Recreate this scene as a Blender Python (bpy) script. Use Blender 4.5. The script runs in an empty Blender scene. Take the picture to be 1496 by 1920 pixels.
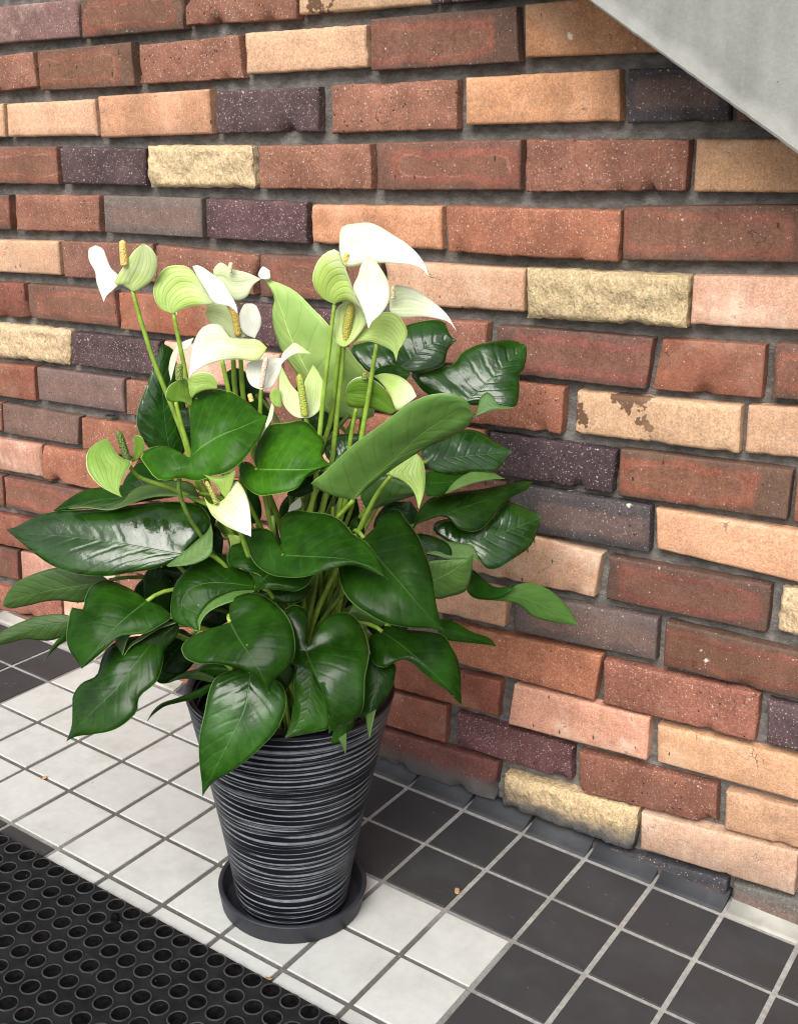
import bpy, math, random
from math import radians, sin, cos, pi
from mathutils import Vector, Matrix, noise
random.seed(7)
SC = bpy.context.scene
COL = SC.collection

# ------------------------------------------------------------------ camera
CAM_LOC = Vector((0.86952, -1.25354, 1.00895))
CAM_ROT = Matrix(((0.830727, -0.158927, 0.533511),(0.555324, 0.303413, -0.774309),(-0.038816, 0.939512, 0.340310)))
cam_d = bpy.data.cameras.new('camera')
cam = bpy.data.objects.new('camera', cam_d)
cam.matrix_world = Matrix.Translation(CAM_LOC) @ CAM_ROT.to_4x4()
cam_d.sensor_fit = 'VERTICAL'
cam_d.sensor_height = 24.0
cam_d.lens = 26.7066
cam_d.clip_start = 0.02
cam_d.clip_end = 200
COL.objects.link(cam)
SC.camera = cam

# ------------------------------------------------------------------ light
SUN_ELEV, SUN_AZ = radians(47), radians(14)      # azimuth from -Y towards +X
SUN_STRENGTH, SUN_ANGLE = 1.5, radians(42)
SKY_STRENGTH = 0.09
EXPOSURE = 1.42
w = bpy.data.worlds.new('World')
SC.world = w
w.use_nodes = True
wt = w.node_tree
wt.nodes.clear()
sky = wt.nodes.new('ShaderNodeTexSky')
sky.sky_type = 'NISHITA'
sky.sun_disc = False
sky.sun_elevation = SUN_ELEV
sky.sun_rotation = pi - SUN_AZ
sky.air_density = 1.0
sky.dust_density = 4.0
sky.ozone_density = 1.0
hs = wt.nodes.new('ShaderNodeHueSaturation')
hs.inputs['Saturation'].default_value = 0.28       # overcast: little blue left
bg = wt.nodes.new('ShaderNodeBackground')
bg.inputs['Strength'].default_value = SKY_STRENGTH
wo = wt.nodes.new('ShaderNodeOutputWorld')
wt.links.new(sky.outputs[0], hs.inputs['Color'])
wt.links.new(hs.outputs[0], bg.inputs['Color'])
wt.links.new(bg.outputs[0], wo.inputs['Surface'])
sd = bpy.data.lights.new('sun', 'SUN')
sd.energy = SUN_STRENGTH
sd.angle = SUN_ANGLE
sd.color = (1.0, 0.965, 0.91)
sun = bpy.data.objects.new('sun', sd)
dirv = Vector((sin(SUN_AZ) * cos(SUN_ELEV), -cos(SUN_AZ) * cos(SUN_ELEV), sin(SUN_ELEV)))
sun.rotation_euler = dirv.to_track_quat('Z', 'Y').to_euler()
sun.location = dirv * 6
COL.objects.link(sun)
SC.render.engine = 'CYCLES'
SC.cycles.filter_width = 1.15
SC.view_settings.view_transform = 'Standard'
SC.view_settings.look = 'None'
SC.view_settings.exposure = EXPOSURE
SC.view_settings.gamma = 1
SC.view_settings.use_curve_mapping = False

# ------------------------------------------------------------------ helpers
def mesh_obj(name, verts, faces, mats=(), parent=None, mat_idx=None, smooth=True, uv=None, attrs=None):
    me = bpy.data.meshes.new(name)
    me.from_pydata([tuple(v) for v in verts], [], faces)
    for m in mats:
        me.materials.append(m)
    if mat_idx is not None:
        me.polygons.foreach_set('material_index', mat_idx)
    if smooth:
        me.polygons.foreach_set('use_smooth', [True] * len(me.polygons))
    if uv is not None:
        ul = me.uv_layers.new(name='UVMap')
        for lp in me.loops:
            ul.data[lp.index].uv = uv[lp.vertex_index]
    for k, vals in (attrs or {}).items():
        a = me.attributes.new(k, 'FLOAT', 'POINT')
        a.data.foreach_set('value', vals)
    me.update()
    o = bpy.data.objects.new(name, me)
    COL.objects.link(o)
    if parent is not None:
        o.parent = parent
    return o

def empty(name, loc=(0, 0, 0)):
    o = bpy.data.objects.new(name, None)
    o.location = loc
    o.empty_display_size = 0.05
    COL.objects.link(o)
    return o

def tag(o, label=None, cat=None, group=None, kind=None):
    if label: o['label'] = label
    if cat: o['category'] = cat
    if group: o['group'] = group
    if kind: o['kind'] = kind
    return o

class NT:
    """small wrapper round a material's node tree"""
    def __init__(s, name, rough=0.6, spec=0.5):
        s.m = bpy.data.materials.new(name)
        s.m.use_nodes = True
        s.t = s.m.node_tree
        s.b = s.t.nodes['Principled BSDF']
        s.b.inputs['Roughness'].default_value = rough
        s.b.inputs['Specular IOR Level'].default_value = spec
        s.tc = s.t.nodes.new('ShaderNodeTexCoord')
        s.oi = s.t.nodes.new('ShaderNodeObjectInfo')
    def put(s, sock, v):
        if hasattr(v, 'is_output') or isinstance(v, bpy.types.NodeSocket):
            s.t.links.new(v, sock)
        elif v is not None:
            if isinstance(v, (tuple, list)) and len(v) == 3 and sock.type == 'RGBA':
                v = (*v, 1)
            sock.default_value = v
    def math(s, op, a, b=None, c=None, clamp=False):
        n = s.t.nodes.new('ShaderNodeMath'); n.operation = op; n.use_clamp = clamp
        s.put(n.inputs[0], a); s.put(n.inputs[1], b)
        if c is not None: s.put(n.inputs[2], c)
        return n.outputs[0]
    def vmath(s, op, a, b=None):
        n = s.t.nodes.new('ShaderNodeVectorMath'); n.operation = op
        s.put(n.inputs[0], a); s.put(n.inputs[1], b)
        return n.outputs[0]
    def sep(s, v):
        n = s.t.nodes.new('ShaderNodeSeparateXYZ'); s.put(n.inputs[0], v); return n.outputs
    def comb(s, x, y, z):
        n = s.t.nodes.new('ShaderNodeCombineXYZ')
        s.put(n.inputs[0], x); s.put(n.inputs[1], y); s.put(n.inputs[2], z); return n.outputs[0]
    def noise(s, v, scale, detail=3, rough=0.55, dist=0.0):
        n = s.t.nodes.new('ShaderNodeTexNoise')
        s.put(n.inputs['Vector'], v); n.inputs['Scale'].default_value = scale
        n.inputs['Detail'].default_value = detail; n.inputs['Roughness'].default_value = rough
        n.inputs['Distortion'].default_value = dist
        return n.outputs['Fac']
    def voro(s, v, scale, out='Distance', feature='F1', rnd=1.0):
        n = s.t.nodes.new('ShaderNodeTexVoronoi'); n.feature = feature
        s.put(n.inputs['Vector'], v); n.inputs['Scale'].default_value = scale
        n.inputs['Randomness'].default_value = rnd
        return n.outputs[out]
    def ramp(s, v, lo, hi, a=0.0, b=1.0, smooth=True):
        n = s.t.nodes.new('ShaderNodeMapRange')
        n.interpolation_type = 'SMOOTHSTEP' if smooth else 'LINEAR'
        s.put(n.inputs[0], v); s.put(n.inputs[1], lo); s.put(n.inputs[2], hi); s.put(n.inputs[3], a); s.put(n.inputs[4], b)
        return n.outputs[0]
    def mix(s, f, a, b, mode='MIX'):
        n = s.t.nodes.new('ShaderNodeMix'); n.data_type = 'RGBA'; n.blend_type = mode
        s.put(n.inputs[0], f); s.put(n.inputs[6], a); s.put(n.inputs[7], b)
        return n.outputs[2]
    def scale(s, c, f):
        return s.mix(1.0, c, s.comb(f, f, f), 'MULTIPLY')
    def attr(s, name):
        n = s.t.nodes.new('ShaderNodeAttribute'); n.attribute_name = name; return n.outputs['Fac']
    def bump(s, h, strength=0.5, dist=0.002):
        n = s.t.nodes.new('ShaderNodeBump')
        s.put(n.inputs['Strength'], strength); n.inputs['Distance'].default_value = dist
        s.put(n.inputs['Height'], h); s.put(s.b.inputs['Normal'], n.outputs[0])
    def color(s, c): s.put(s.b.inputs['Base Color'], c)
    def rough(s, r): s.put(s.b.inputs['Roughness'], r)
    def rcoord(s):
        """object coordinates shifted by the object's random number"""
        r = s.math('MULTIPLY', s.oi.outputs['Random'], 37.0)
        return s.vmath('ADD', s.tc.outputs['Object'], s.comb(r, r, r))

# ------------------------------------------------------------------ materials
def brick_mat(kind, speck=0.0, pits=0.4, ring=0.0, pale=0.0, stain=0.0, grime=0.0, rock=0.0, rough=0.82, mott=0.22, core=0.0):
    k = NT('brick_' + kind, rough, 0.15)
    v = k.rcoord()
    g = k.sep(k.tc.outputs['Generated'])
    base = k.oi.outputs['Color']
    big = k.noise(v, 16, 4)
    fine = k.noise(v, 420, 2)
    c = k.scale(base, k.ramp(big, .3, .7, 1 - mott, 1 + mott))
    if ring or core:
        gx = k.math('ADD', g[0], k.math('MULTIPLY', k.math('SUBTRACT', k.math('FRACT', k.math('MULTIPLY', k.oi.outputs['Random'], 91.7)), .5), .22))
        wob = k.math('MULTIPLY', k.math('SUBTRACT', k.noise(v, 14, 3), .5), .026)
        ex = k.math('MULTIPLY', k.math('SUBTRACT', .5, k.math('ABSOLUTE', k.math('SUBTRACT', gx, .5))), k.ramp(k.math('FRACT', k.math('MULTIPLY', k.oi.outputs['Random'], 53.3)), 0, 1, .11, .25, False))
        ez = k.math('MULTIPLY', k.math('SUBTRACT', .5, k.math('ABSOLUTE', k.math('SUBTRACT', g[2], .5))), .066)
        d = k.math('ADD', k.math('SMOOTH_MIN', ex, ez, .02), wob)
        amt = k.ramp(k.oi.outputs['Random'], .0, 1., .35, .85)
        if ring:
            edge = k.math('MULTIPLY', k.ramp(d, .004, .013, 1, 0), amt)
            c = k.mix(edge, c, k.scale(c, .62))
            c = k.mix(k.math('MULTIPLY', edge, .55), c, (.10, .075, .055))
            mid = k.math('MULTIPLY', k.ramp(d, .006, .013), k.ramp(d, .016, .021, 1, 0))
            c = k.mix(k.math('MULTIPLY', mid, .38), c, k.mix(1, c, (1.45, 1.02, .92), 'MULTIPLY'))
            line = k.math('MULTIPLY', k.ramp(d, .0155, .0175), k.ramp(d, .0175, .0195, 1, 0))
            line = k.math('MULTIPLY', line, k.ramp(k.math('FRACT', k.math('MULTIPLY', k.oi.outputs['Random'], 17.3)), .25, 1, 0, .4))
            c = k.mix(k.math('MULTIPLY', line, k.ramp(k.noise(v, 30, 2), .4, .6)), c, (.33, .19, .13))
            ins = k.ramp(d, .0185, .021)
            c = k.mix(k.math('MULTIPLY', ins, .35), c, (.15, .075, .045))
        else:
            ins = k.ramp(d, .010, .022)
            c = k.mix(k.math('MULTIPLY', ins, core), c, (.17, .10, .08))
    # faint vertical drag marks of the extruded face
    vx = k.comb(k.sep(v)[0], k.sep(v)[1], k.math('MULTIPLY', k.sep(v)[2], .06))
    c = k.scale(c, k.ramp(k.noise(vx, 260, 2),   .3, .7, .965, 1.035))
    c = k.scale(c, k.math('MULTIPLY', k.ramp(fine, .25, .75, .76, 1.22), k.ramp(k.noise(v, 130, 4, .7), .25, .75, .86, 1.13)))
    if pale:
        pm = k.math('MULTIPLY', k.ramp(k.noise(v, 13, 5, .65), .48, .72), pale)
        c = k.mix(pm, c, (.66, .52, .40))
    if stain:
        sm = k.ramp(k.noise(v, 20, 4, .6), .555, .575)
        sm = k.math('MULTIPLY', sm, k.ramp(g[0], .35, .75, 1, .0))
        c = k.mix(k.math('MULTIPLY', sm, stain), c, (.085, .045, .026))
    h = k.math('ADD', k.math('MULTIPLY', fine, .5), k.noise(v, 90, 4))
    if speck:
        for sc_, thr, sz, sd_ in ((130, 1 - .055 * speck, .22, 0), (270, 1 - .17 * speck, .30, 3.1), (480, 1 - .15 * speck, .38, 6.2)):
            vv = k.vmath('ADD', v, (sd_, sd_, sd_))
            dst = k.math('ADD', k.voro(vv, sc_), k.math('MULTIPLY', k.math('SUBTRACT', k.noise(vv, sc_ * 2.6, 2), .5), .62))
            pick = k.math('GREATER_THAN', k.sep(k.voro(vv, sc_, 'Color'))[0], thr)
            m = k.math('MULTIPLY', k.ramp(dst, sz * .55, sz, 1, 0), pick)
            c = k.mix(k.math('MULTIPLY', m, .58), c, (.52, .42, .36))
    if pits:
        ve = k.sep(k.vmath('ADD', v, (5.3, 1.7, 2.2)))
        vv = k.comb(ve[0], ve[1], k.math('MULTIPLY', ve[2], .42 if speck < .5 else .9))
        pick = k.math('GREATER_THAN', k.sep(k.voro(vv, 150, 'Color'))[1], 1 - .075 * pits)
        dst = k.math('ADD', k.voro(vv, 150), k.math('MULTIPLY', k.math('SUBTRACT', k.noise(vv, 200, 2), .5), .3))
        m = k.math('MULTIPLY', k.ramp(dst, .14, .26, 1, 0), pick)
        c = k.mix(k.math('MULTIPLY', m, .8), c, (.03, .02, .017))
        h = k.math('SUBTRACT', h, k.math('MULTIPLY', m, 1.5))
    if kind not in ('gold_stone', 'gold_stone_grimy'):
        vv = k.vmath('ADD', v, (2.9, 8.1, 4.7))
        pick = k.math('GREATER_THAN', k.sep(k.voro(vv, 42, 'Color'))[2], .974)
        dst = k.math('ADD', k.voro(vv, 42), k.math('MULTIPLY', k.math('SUBTRACT', k.noise(vv, 120, 3, .7), .5), .55))
        m = k.math('MULTIPLY', k.ramp(dst, .10, .17, 1, 0), pick)
        c = k.mix(k.math('MULTIPLY', m, .75), c, (.60, .54, .47))
        h = k.math('ADD', h, k.math('MULTIPLY', m, .6))
        crk = k.math('ABSOLUTE', k.math('SUBTRACT', k.noise(v, 17, 4, .6, .4), .5))
        cm = k.math('MULTIPLY', k.ramp(crk, .0, .006, 1, 0), k.ramp(k.noise(v, 26, 2), .56, .64))
        c = k.mix(k.math('MULTIPLY', cm, .55), c, (.025, .017, .014))
        h = k.math('SUBTRACT', h, k.math('MULTIPLY', cm, .8))
    if rock:
        rn = k.noise(k.comb(k.sep(v)[0], k.sep(v)[1], k.math('MULTIPLY', k.sep(v)[2], .55)), 190, 5, .6)
        h = k.math('ADD', h, k.math('MULTIPLY', rn, 4.0))
        c = k.scale(c, k.ramp(rn, .3, .7, .80, 1.13))
    if grime:
        gm = k.ramp(k.math('ADD', g[2], k.math('MULTIPLY', k.math('SUBTRACT', k.noise(v, 40, 4), .5), .5)), .18, .72, 1, 0)
        c = k.mix(k.math('MULTIPLY', gm, grime), c, (.075, .072, .07))
    # thin grey lime haze that collects on every face
    hz = k.math('MULTIPLY', k.ramp(k.noise(v, 30, 5, .6),   .5, .85), .10)
    c = k.mix(hz, c, (.34, .30, .27))
    k.color(c)
    k.rough(k.ramp(big, .3, .7, rough - .08, rough + .06))
    k.bump(h, .55 if not rock else .8, .0016)
    return k.m

BM = {
 'T': brick_mat('tan', speck=.22, pits=.5, pale=.25, mott=.10, rough=.78),
 'O': brick_mat('orange', speck=.35, pits=.8, pale=.12, mott=.2),
 'P': brick_mat('peach', speck=.3, pits=.5, pale=.6, mott=.14),
 'Pg': brick_mat('peach_grimy', speck=.2, pits=.5, pale=.4, mott=.1, grime=.35),
 'R': brick_mat('red_speckled', speck=1.0, pits=1.0, mott=.2),
 'D': brick_mat('purple_speckled', speck=1.25, pits=.9, mott=.22),
 'M': brick_mat('purple_mottled', speck=.5, pits=.5, pale=.45, mott=.2),
 'B': brick_mat('ringed', speck=.16, pits=.35, ring=1, mott=.2, rough=.72),
 'C': brick_mat('terracotta', speck=.14, pits=.5, pale=.1, mott=.2, rough=.74),
 'Cg': brick_mat('terracotta_grimy', speck=.14, pits=.4, mott=.2, grime=.95),
 'K': brick_mat('grey', speck=.22, pits=.4, mott=.16, core=.45),
 'N': brick_mat('charcoal', speck=.55, pits=.5, mott=.2, core=.4),
 'S': brick_mat('gold_stone', pits=0, mott=.07, rock=1, rough=.9),
 'Sg': brick_mat('gold_stone_grimy', pits=0, mott=.07, rock=1, rough=.9, grime=1.0),
 'X': brick_mat('peach_stained', speck=.4, pits=.4, pale=.5, stain=.92, mott=.1),
}
BCOL = {'T': (.44, .265, .168), 'O': (.345, .18, .108), 'P': (.43, .255, .175), 'Pg': (.46, .29, .20), 'R': (.184, .083, .056),
        'D': (.068, .043, .045), 'M': (.15, .085, .08), 'B': (.146, .069, .049), 'C': (.198, .076, .048), 'Cg': (.17, .07, .055),
        'K': (.105, .083, .072), 'N': (.054, .048, .049), 'S': (.445, .335, .20), 'Sg': (.46, .345, .195), 'X': (.43, .265, .165)}

def plain(name, c, rough=.6, mott=.15, sc=40, bump=.3, spec=.3, bsc=300):
    k = NT(name, rough, spec)
    v = k.rcoord()
    k.color(k.scale(k.mix(0, c, c), k.ramp(k.noise(v, sc, 5, .6), .25, .75, 1 - mott, 1 + mott)))
    if bump: k.bump(k.noise(v, bsc, 3), bump, .001)
    return k.m

def mortar_mat():
    k = NT('mortar', .92, .2)
    v = k.tc.outputs['Object']
    p = k.sep(v)
    vs = k.comb(k.math('MULTIPLY', p[0], .55), p[1], p[2])
    n1, n2 = k.noise(vs, 95, 6, .7), k.noise(v, 9, 3)
    c = k.mix(k.ramp(n1, .3, .75), (.088, .079, .070), (.19, .178, .163))
    c = k.scale(c, k.ramp(n2, .3, .7, .75, 1.12))
    c = k.scale(c, k.ramp(k.noise(v, 900, 2), .25, .75, .8, 1.2))
    k.color(c)
    k.bump(k.math('ADD', n1, k.math('MULTIPLY', k.noise(v, 260, 3), .5)), .9, .003)
    return k.m

def tile_mat(name, c, alt, rough, spec, amt):
    k = NT(name, rough, spec)
    v = k.rcoord()
    n = k.noise(v, 14, 5, .62)
    n2 = k.noise(v, 75, 4, .6)
    col = k.mix(k.math('MULTIPLY', k.ramp(n, .42, .75), amt), c, alt)
    col = k.scale(col, k.ramp(n2, .25, .75, .955, 1.04))
    tone = k.ramp(k.oi.outputs['Random'], 0, 1, .95, 1.04, False)
    col = k.scale(col, tone)
    pick = k.math('GREATER_THAN', k.sep(k.voro(v, 85, 'Color'))[0], .972)
    m = k.math('MULTIPLY', k.ramp(k.voro(v, 85), .04, .10, 1, 0), pick)
    col = k.mix(k.math('MULTIPLY', m, .5), col, (.16, .14, .12) if c[0] > .3 else (.4, .39, .37))
    sc = k.noise(k.comb(k.math('MULTIPLY', k.sep(v)[0], .35), k.sep(v)[1], 0.0), 55, 5, .7, .8)
    col = k.mix(k.math('MULTIPLY', k.ramp(sc, .63, .72), .22), col, (.17, .16, .145) if c[0] > .3 else (.12, .118, .118))
    k.color(col)
    k.rough(k.ramp(n, .3, .7, rough - .07, rough + .1))
    k.bump(k.math('ADD', k.noise(v, 600, 2), k.math('MULTIPLY', n2, 1.2)), .18, .0006)
    return k.m

M_WHITE = tile_mat('tile_white', (.40, .408, .392), (.325, .328, .305), .42, .4, .8)
M_DARK = tile_mat('tile_dark', (.031, .0305, .0325), (.042, .0415, .0435), .55, .3, .6)
M_COVE = tile_mat('cove_slate', (.038, .040, .045), (.075, .077, .08), .75, .25, .6)
M_COVEW = tile_mat('cove_cream', (.32, .315, .28), (.2, .195, .17), .5, .4, .7)

def grout_mat():
    k = NT('grout', .9, .2)
    v = k.tc.outputs['Object']
    n = k.noise(v, 130, 4, .65)
    a = k.attr('dirt')
    c = k.mix(a, (.25, .243, .23), (.095, .089, .083))
    c = k.scale(c, k.ramp(n, .25, .75, .78, 1.2))
    c = k.scale(c, k.ramp(k.noise(v, 11, 3), .3, .7, .85, 1.1))
    k.color(c); k.bump(n, .5, .001)
    return k.m

def concrete_mat():
    k = NT('concrete', .85, .3)
    v = k.tc.outputs['Object']
    p = k.sep(v)
    uv = k.sep(k.tc.outputs['UV'])
    vs = k.comb(p[0], p[1], k.math('MULTIPLY', p[2], .16))
    st = k.noise(vs, 26, 5, .6)
    bl = k.noise(v, 9, 5, .6)
    c = k.mix(k.ramp(st, .3, .72), (.160, .163, .151), (.205, .207, .193))
    c = k.scale(c, k.ramp(bl, .3, .7, .94, 1.05))
    c = k.scale(c, k.ramp(k.noise(v, 300, 3), .2, .8, .93, 1.07))
    band = k.ramp(k.math('ADD', uv[1], k.math('MULTIPLY', k.math('SUBTRACT', k.noise(v, 22, 3), .5), .03)), .006, .022, 1, 0)
    c = k.mix(k.math('MULTIPLY', band, .6), c, (.30, .30, .28))
    run = k.math('MULTIPLY', k.ramp(k.noise(k.comb(p[0], p[1], k.math('MULTIPLY', p[2], .03)), 34, 2), .64, .72), k.ramp(bl, .35, .6))
    c = k.mix(k.math('MULTIPLY', run, .5), c, (.30, .30, .285))
    pv = k.voro(v, 95)
    pm = k.math('MULTIPLY', k.ramp(pv, .06, .13, 1, 0), k.math('GREATER_THAN', k.sep(k.voro(v, 95, 'Color'))[0], .93))
    c = k.mix(k.math('MULTIPLY', pm, .7), c, (.06, .06, .055))
    c = k.scale(c, k.ramp(k.noise(v, 70, 6, .75), .3, .7, .94, 1.05))
    k.color(c)
    k.bump(k.math('ADD', k.noise(v, 160, 4), k.math('MULTIPLY', st, .7)), .35, .0015)
    return k.m

def pot_mat():
    k = NT('pot_glaze', .5, .14)
    p = k.sep(k.tc.outputs['Object'])
    z = p[2]
    def streak(fx, fz, det=2):
        return k.noise(k.comb(k.math('MULTIPLY', p[0], fx), k.math('MULTIPLY', p[1], fx), k.math('MULTIPLY', z, fz)), 1.0, det, .5)
    a = streak(3, 26)
    ph = k.math('ADD', k.math('MULTIPLY', z, 112.0), k.math('MULTIPLY', a, 2.2))
    tri = k.math('ABSOLUTE', k.math('SUBTRACT', k.math('FRACT', ph), .5))
    wdt = k.ramp(streak(5, 150),   .3, .7, .0, .19)
    f1 = k.ramp(k.math('SUBTRACT', wdt, tri), -.03, .02)
    b = streak(5, 460)
    f2 = k.ramp(b, .60, .63)
    f = k.math('MAXIMUM', f1, k.math('MULTIPLY', f2, .55))
    gap = k.ramp(streak(6, 200), .30, .36)
    f = k.math('MULTIPLY', f, gap)
    wear = k.noise(k.tc.outputs['Object'], 120, 3)
    c = k.mix(f, (.0050, .0052, .0085), k.scale(k.mix(0, (.155, .168, .185), (1, 1, 1)), k.ramp(wear, .25, .75, .75, 1.25)))
    k.color(c)
    k.rough(k.ramp(f, 0, 1, .38, .6))
    k.bump(k.math('SUBTRACT', 1.0, f), .5, .0012)
    return k.m

def leaf_mat(name, under=False):
    k = NT(name, .3, .5)
    uv = k.sep(k.tc.outputs['UV'])
    m, t = uv[0], uv[1]
    at = k.math('ABSOLUTE', t)
    v = k.rcoord()
    n = k.noise(v, 22, 4, .6)
    n2 = k.noise(v, 110, 3)
    ph = k.math('SUBTRACT', k.math('MULTIPLY', m, 8.0), k.math('MULTIPLY', at, 2.0))
    ph = k.math('ADD', ph, k.math('MULTIPLY', k.math('SUBTRACT', n, .5), .7))
    fr = k.math('ABSOLUTE', k.math('SUBTRACT', k.math('FRACT', ph), .5))       # 0 on a vein
    vein = k.math('MULTIPLY', k.ramp(fr, .0, .07, 1, 0), k.ramp(at, .75, .97, 1, 0))
    # basal veins that fan out from the petiole, and the collecting vein
    rib = k.ramp(at, .008, k.ramp(m, 0, 1, .030, .012, False), 1, 0)
    marg = k.ramp(at, .972, .99)
    if not under:
        c = k.mix(k.ramp(n, .3, .7), (.0054, .0220, .0015), (.0135, .050, .0032))
        c = k.scale(c, k.ramp(n2, .3, .7, .9, 1.1))
        c = k.mix(k.math('MULTIPLY', vein, .15), c, (.035, .10, .02))
        c = k.mix(k.math('MULTIPLY', rib, .42), c, (.06, .13, .03))
        c = k.mix(k.math('MULTIPLY', marg, .6), c, (.14, .25, .07))
    else:
        c = k.mix(k.ramp(n, .3, .7), (.060, .125, .026), (.085, .16, .036))
        c = k.mix(k.math('MULTIPLY', vein, .5), c, (.035, .085, .018))
        c = k.mix(k.math('MULTIPLY', rib, .7), c, (.16, .26, .075))
        c = k.mix(k.math('MULTIPLY', marg, .5), c, (.2, .3, .09))
    sv = k.vmath('ADD', v, (7.7, 2.2, 5.1))
    sp = k.math('MULTIPLY', k.ramp(k.math('ADD', k.voro(sv, 95), k.math('MULTIPLY', k.math('SUBTRACT', k.noise(sv, 200, 2), .5), .4)), .06, .13, 1, 0),
                k.math('GREATER_THAN', k.sep(k.voro(sv, 95, 'Color'))[0], .972))
    c = k.mix(k.math('MULTIPLY', sp, .6), c, (.13, .19, .07))
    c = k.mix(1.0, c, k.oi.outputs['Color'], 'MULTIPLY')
    k.color(c)
    puck = k.voro(k.vmath('ADD', v, (3, 1, 2)), 60, 'Distance', 'SMOOTH_F1')
    h = k.math('ADD', k.math('MULTIPLY', k.ramp(fr, 0, .25), .30), k.math('MULTIPLY', k.math('ADD', puck, n2), .45))
    h = k.math('SUBTRACT', h, k.math('MULTIPLY', rib, .5))
    if under:
        k.rough(.5); k.bump(h, .35, .002)
        k.b.inputs['Specular IOR Level'].default_value = .35
    else:
        gl = k.oi.outputs['Alpha']
        k.rough(k.math('ADD', k.ramp(gl, .1, .45, .24, .15), k.ramp(n, .3, .7, 0, .11))); k.bump(h, k.ramp(gl, .1, .45, .22, .5), .0020)
        k.put(k.b.inputs['Specular IOR Level'], k.oi.outputs['Alpha'])
    tr = k.t.nodes.new('ShaderNodeBsdfTranslucent')
    k.put(tr.inputs['Color'], k.mix(1.0, (.16, .34, .03), k.oi.outputs['Color'], 'MULTIPLY'))
    mx = k.t.nodes.new('ShaderNodeMixShader')
    mx.inputs[0].default_value = .14 if under else .07
    out = k.t.nodes['Material Output']
    k.t.links.new(k.b.outputs[0], mx.inputs[1]); k.t.links.new(tr.outputs[0], mx.inputs[2])
    k.t.links.new(mx.outputs[0], out.inputs['Surface'])
    return k.m

def spathe_mat():
    k = NT('spathe', .38, .4)
    uv = k.sep(k.tc.outputs['UV'])
    at = k.math('ABSOLUTE', uv[1])
    g = k.attr('green')
    v = k.rcoord()
    n = k.noise(v, 45, 4, .6)
    gg = k.math('ADD', g, k.math('MULTIPLY', k.math('SUBTRACT', n, .5), .35), clamp=True)
    c = k.mix(k.ramp(gg, .05, .5, 0, 1, False), (.70, .70, .625), (.42, .55, .13))
    c = k.mix(k.ramp(gg, .45, 1.0, 0, 1, False), c, (.115, .235, .02))
    fr = k.math('ABSOLUTE', k.math('SUBTRACT', k.math('FRACT', k.math('ADD', k.math('MULTIPLY', uv[1], 4.0), k.math('MULTIPLY', n, .3))), .5))
    vein = k.math('MULTIPLY', k.ramp(fr, 0, .09, 1, 0), k.ramp(g, .0, .4, .16, 1))
    c = k.mix(k.math('MULTIPLY', vein, .5), c, k.mix(1, c, (.50, .66, .36), 'MULTIPLY'))
    c = k.mix(k.math('MULTIPLY', k.ramp(at, .94, .985), k.ramp(g, .1, .5)), c, (.62, .68, .38))
    k.color(c)
    k.bump(k.math('ADD', k.ramp(fr, 0, .2), k.math('MULTIPLY', n, .8)), .25, .0015)
    tr = k.t.nodes.new('ShaderNodeBsdfTranslucent')
    k.put(tr.inputs['Color'], c)
    mx = k.t.nodes.new('ShaderNodeMixShader')
    mx.inputs[0].default_value = .28
    out = k.t.nodes['Material Output']
    k.t.links.new(k.b.outputs[0], mx.inputs[1]); k.t.links.new(tr.outputs[0], mx.inputs[2])
    k.t.links.new(mx.outputs[0], out.inputs['Surface'])
    return k.m

def spadix_mat():
    k = NT('spadix', .5, .4)
    v = k.rcoord()
    d = k.voro(v, 560)
    c = k.scale(k.oi.outputs['Color'], k.ramp(d, .1, .6, 1.12, .72))
    k.color(c); k.bump(k.math('SUBTRACT', 1., d), .9, .0012)
    return k.m

M_MORTAR, M_GROUT, M_CONC, M_POT = mortar_mat(), grout_mat(), concrete_mat(), pot_mat()
M_UP, M_UN, M_SPATHE, M_SPADIX = leaf_mat('leaf_upper'), leaf_mat('leaf_under', True), spathe_mat(), spadix_mat()
M_RIM = plain('leaf_margin', (.11, .20, .05), .5, .2, 40, 0)
M_STEM = plain('stem', (.17, .27, .032), .42, .3, 60, .2)
M_STEMD = plain('stem_dark', (.075, .13, .02), .45, .35, 60, .2)
M_SAUCER = plain('saucer_plastic', (.020, .021, .027), .5, .2, 30, .2)
M_SOIL = plain('soil', (.016, .011, .008), .95, .5, 120, .9, .2, 150)
M_RUB = plain('rubber', (.0068, .0074, .0078), .75, .6, 30, .35, .15)
M_RUBRIM = plain('rubber_rim', (.023, .0245, .026), .85, .45, 90, .3)
M_RUBDISC = plain('rubber_disc', (.0036, .0031, .0032), .95, .8, 120, .4, .04)
M_DUST = plain('grit', (.30, .29, .27), .9, .4, 200, .2)
M_CRUMB = plain('dry_leaf', (.34, .20, .10), .8, .3, 200, .4)

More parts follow.
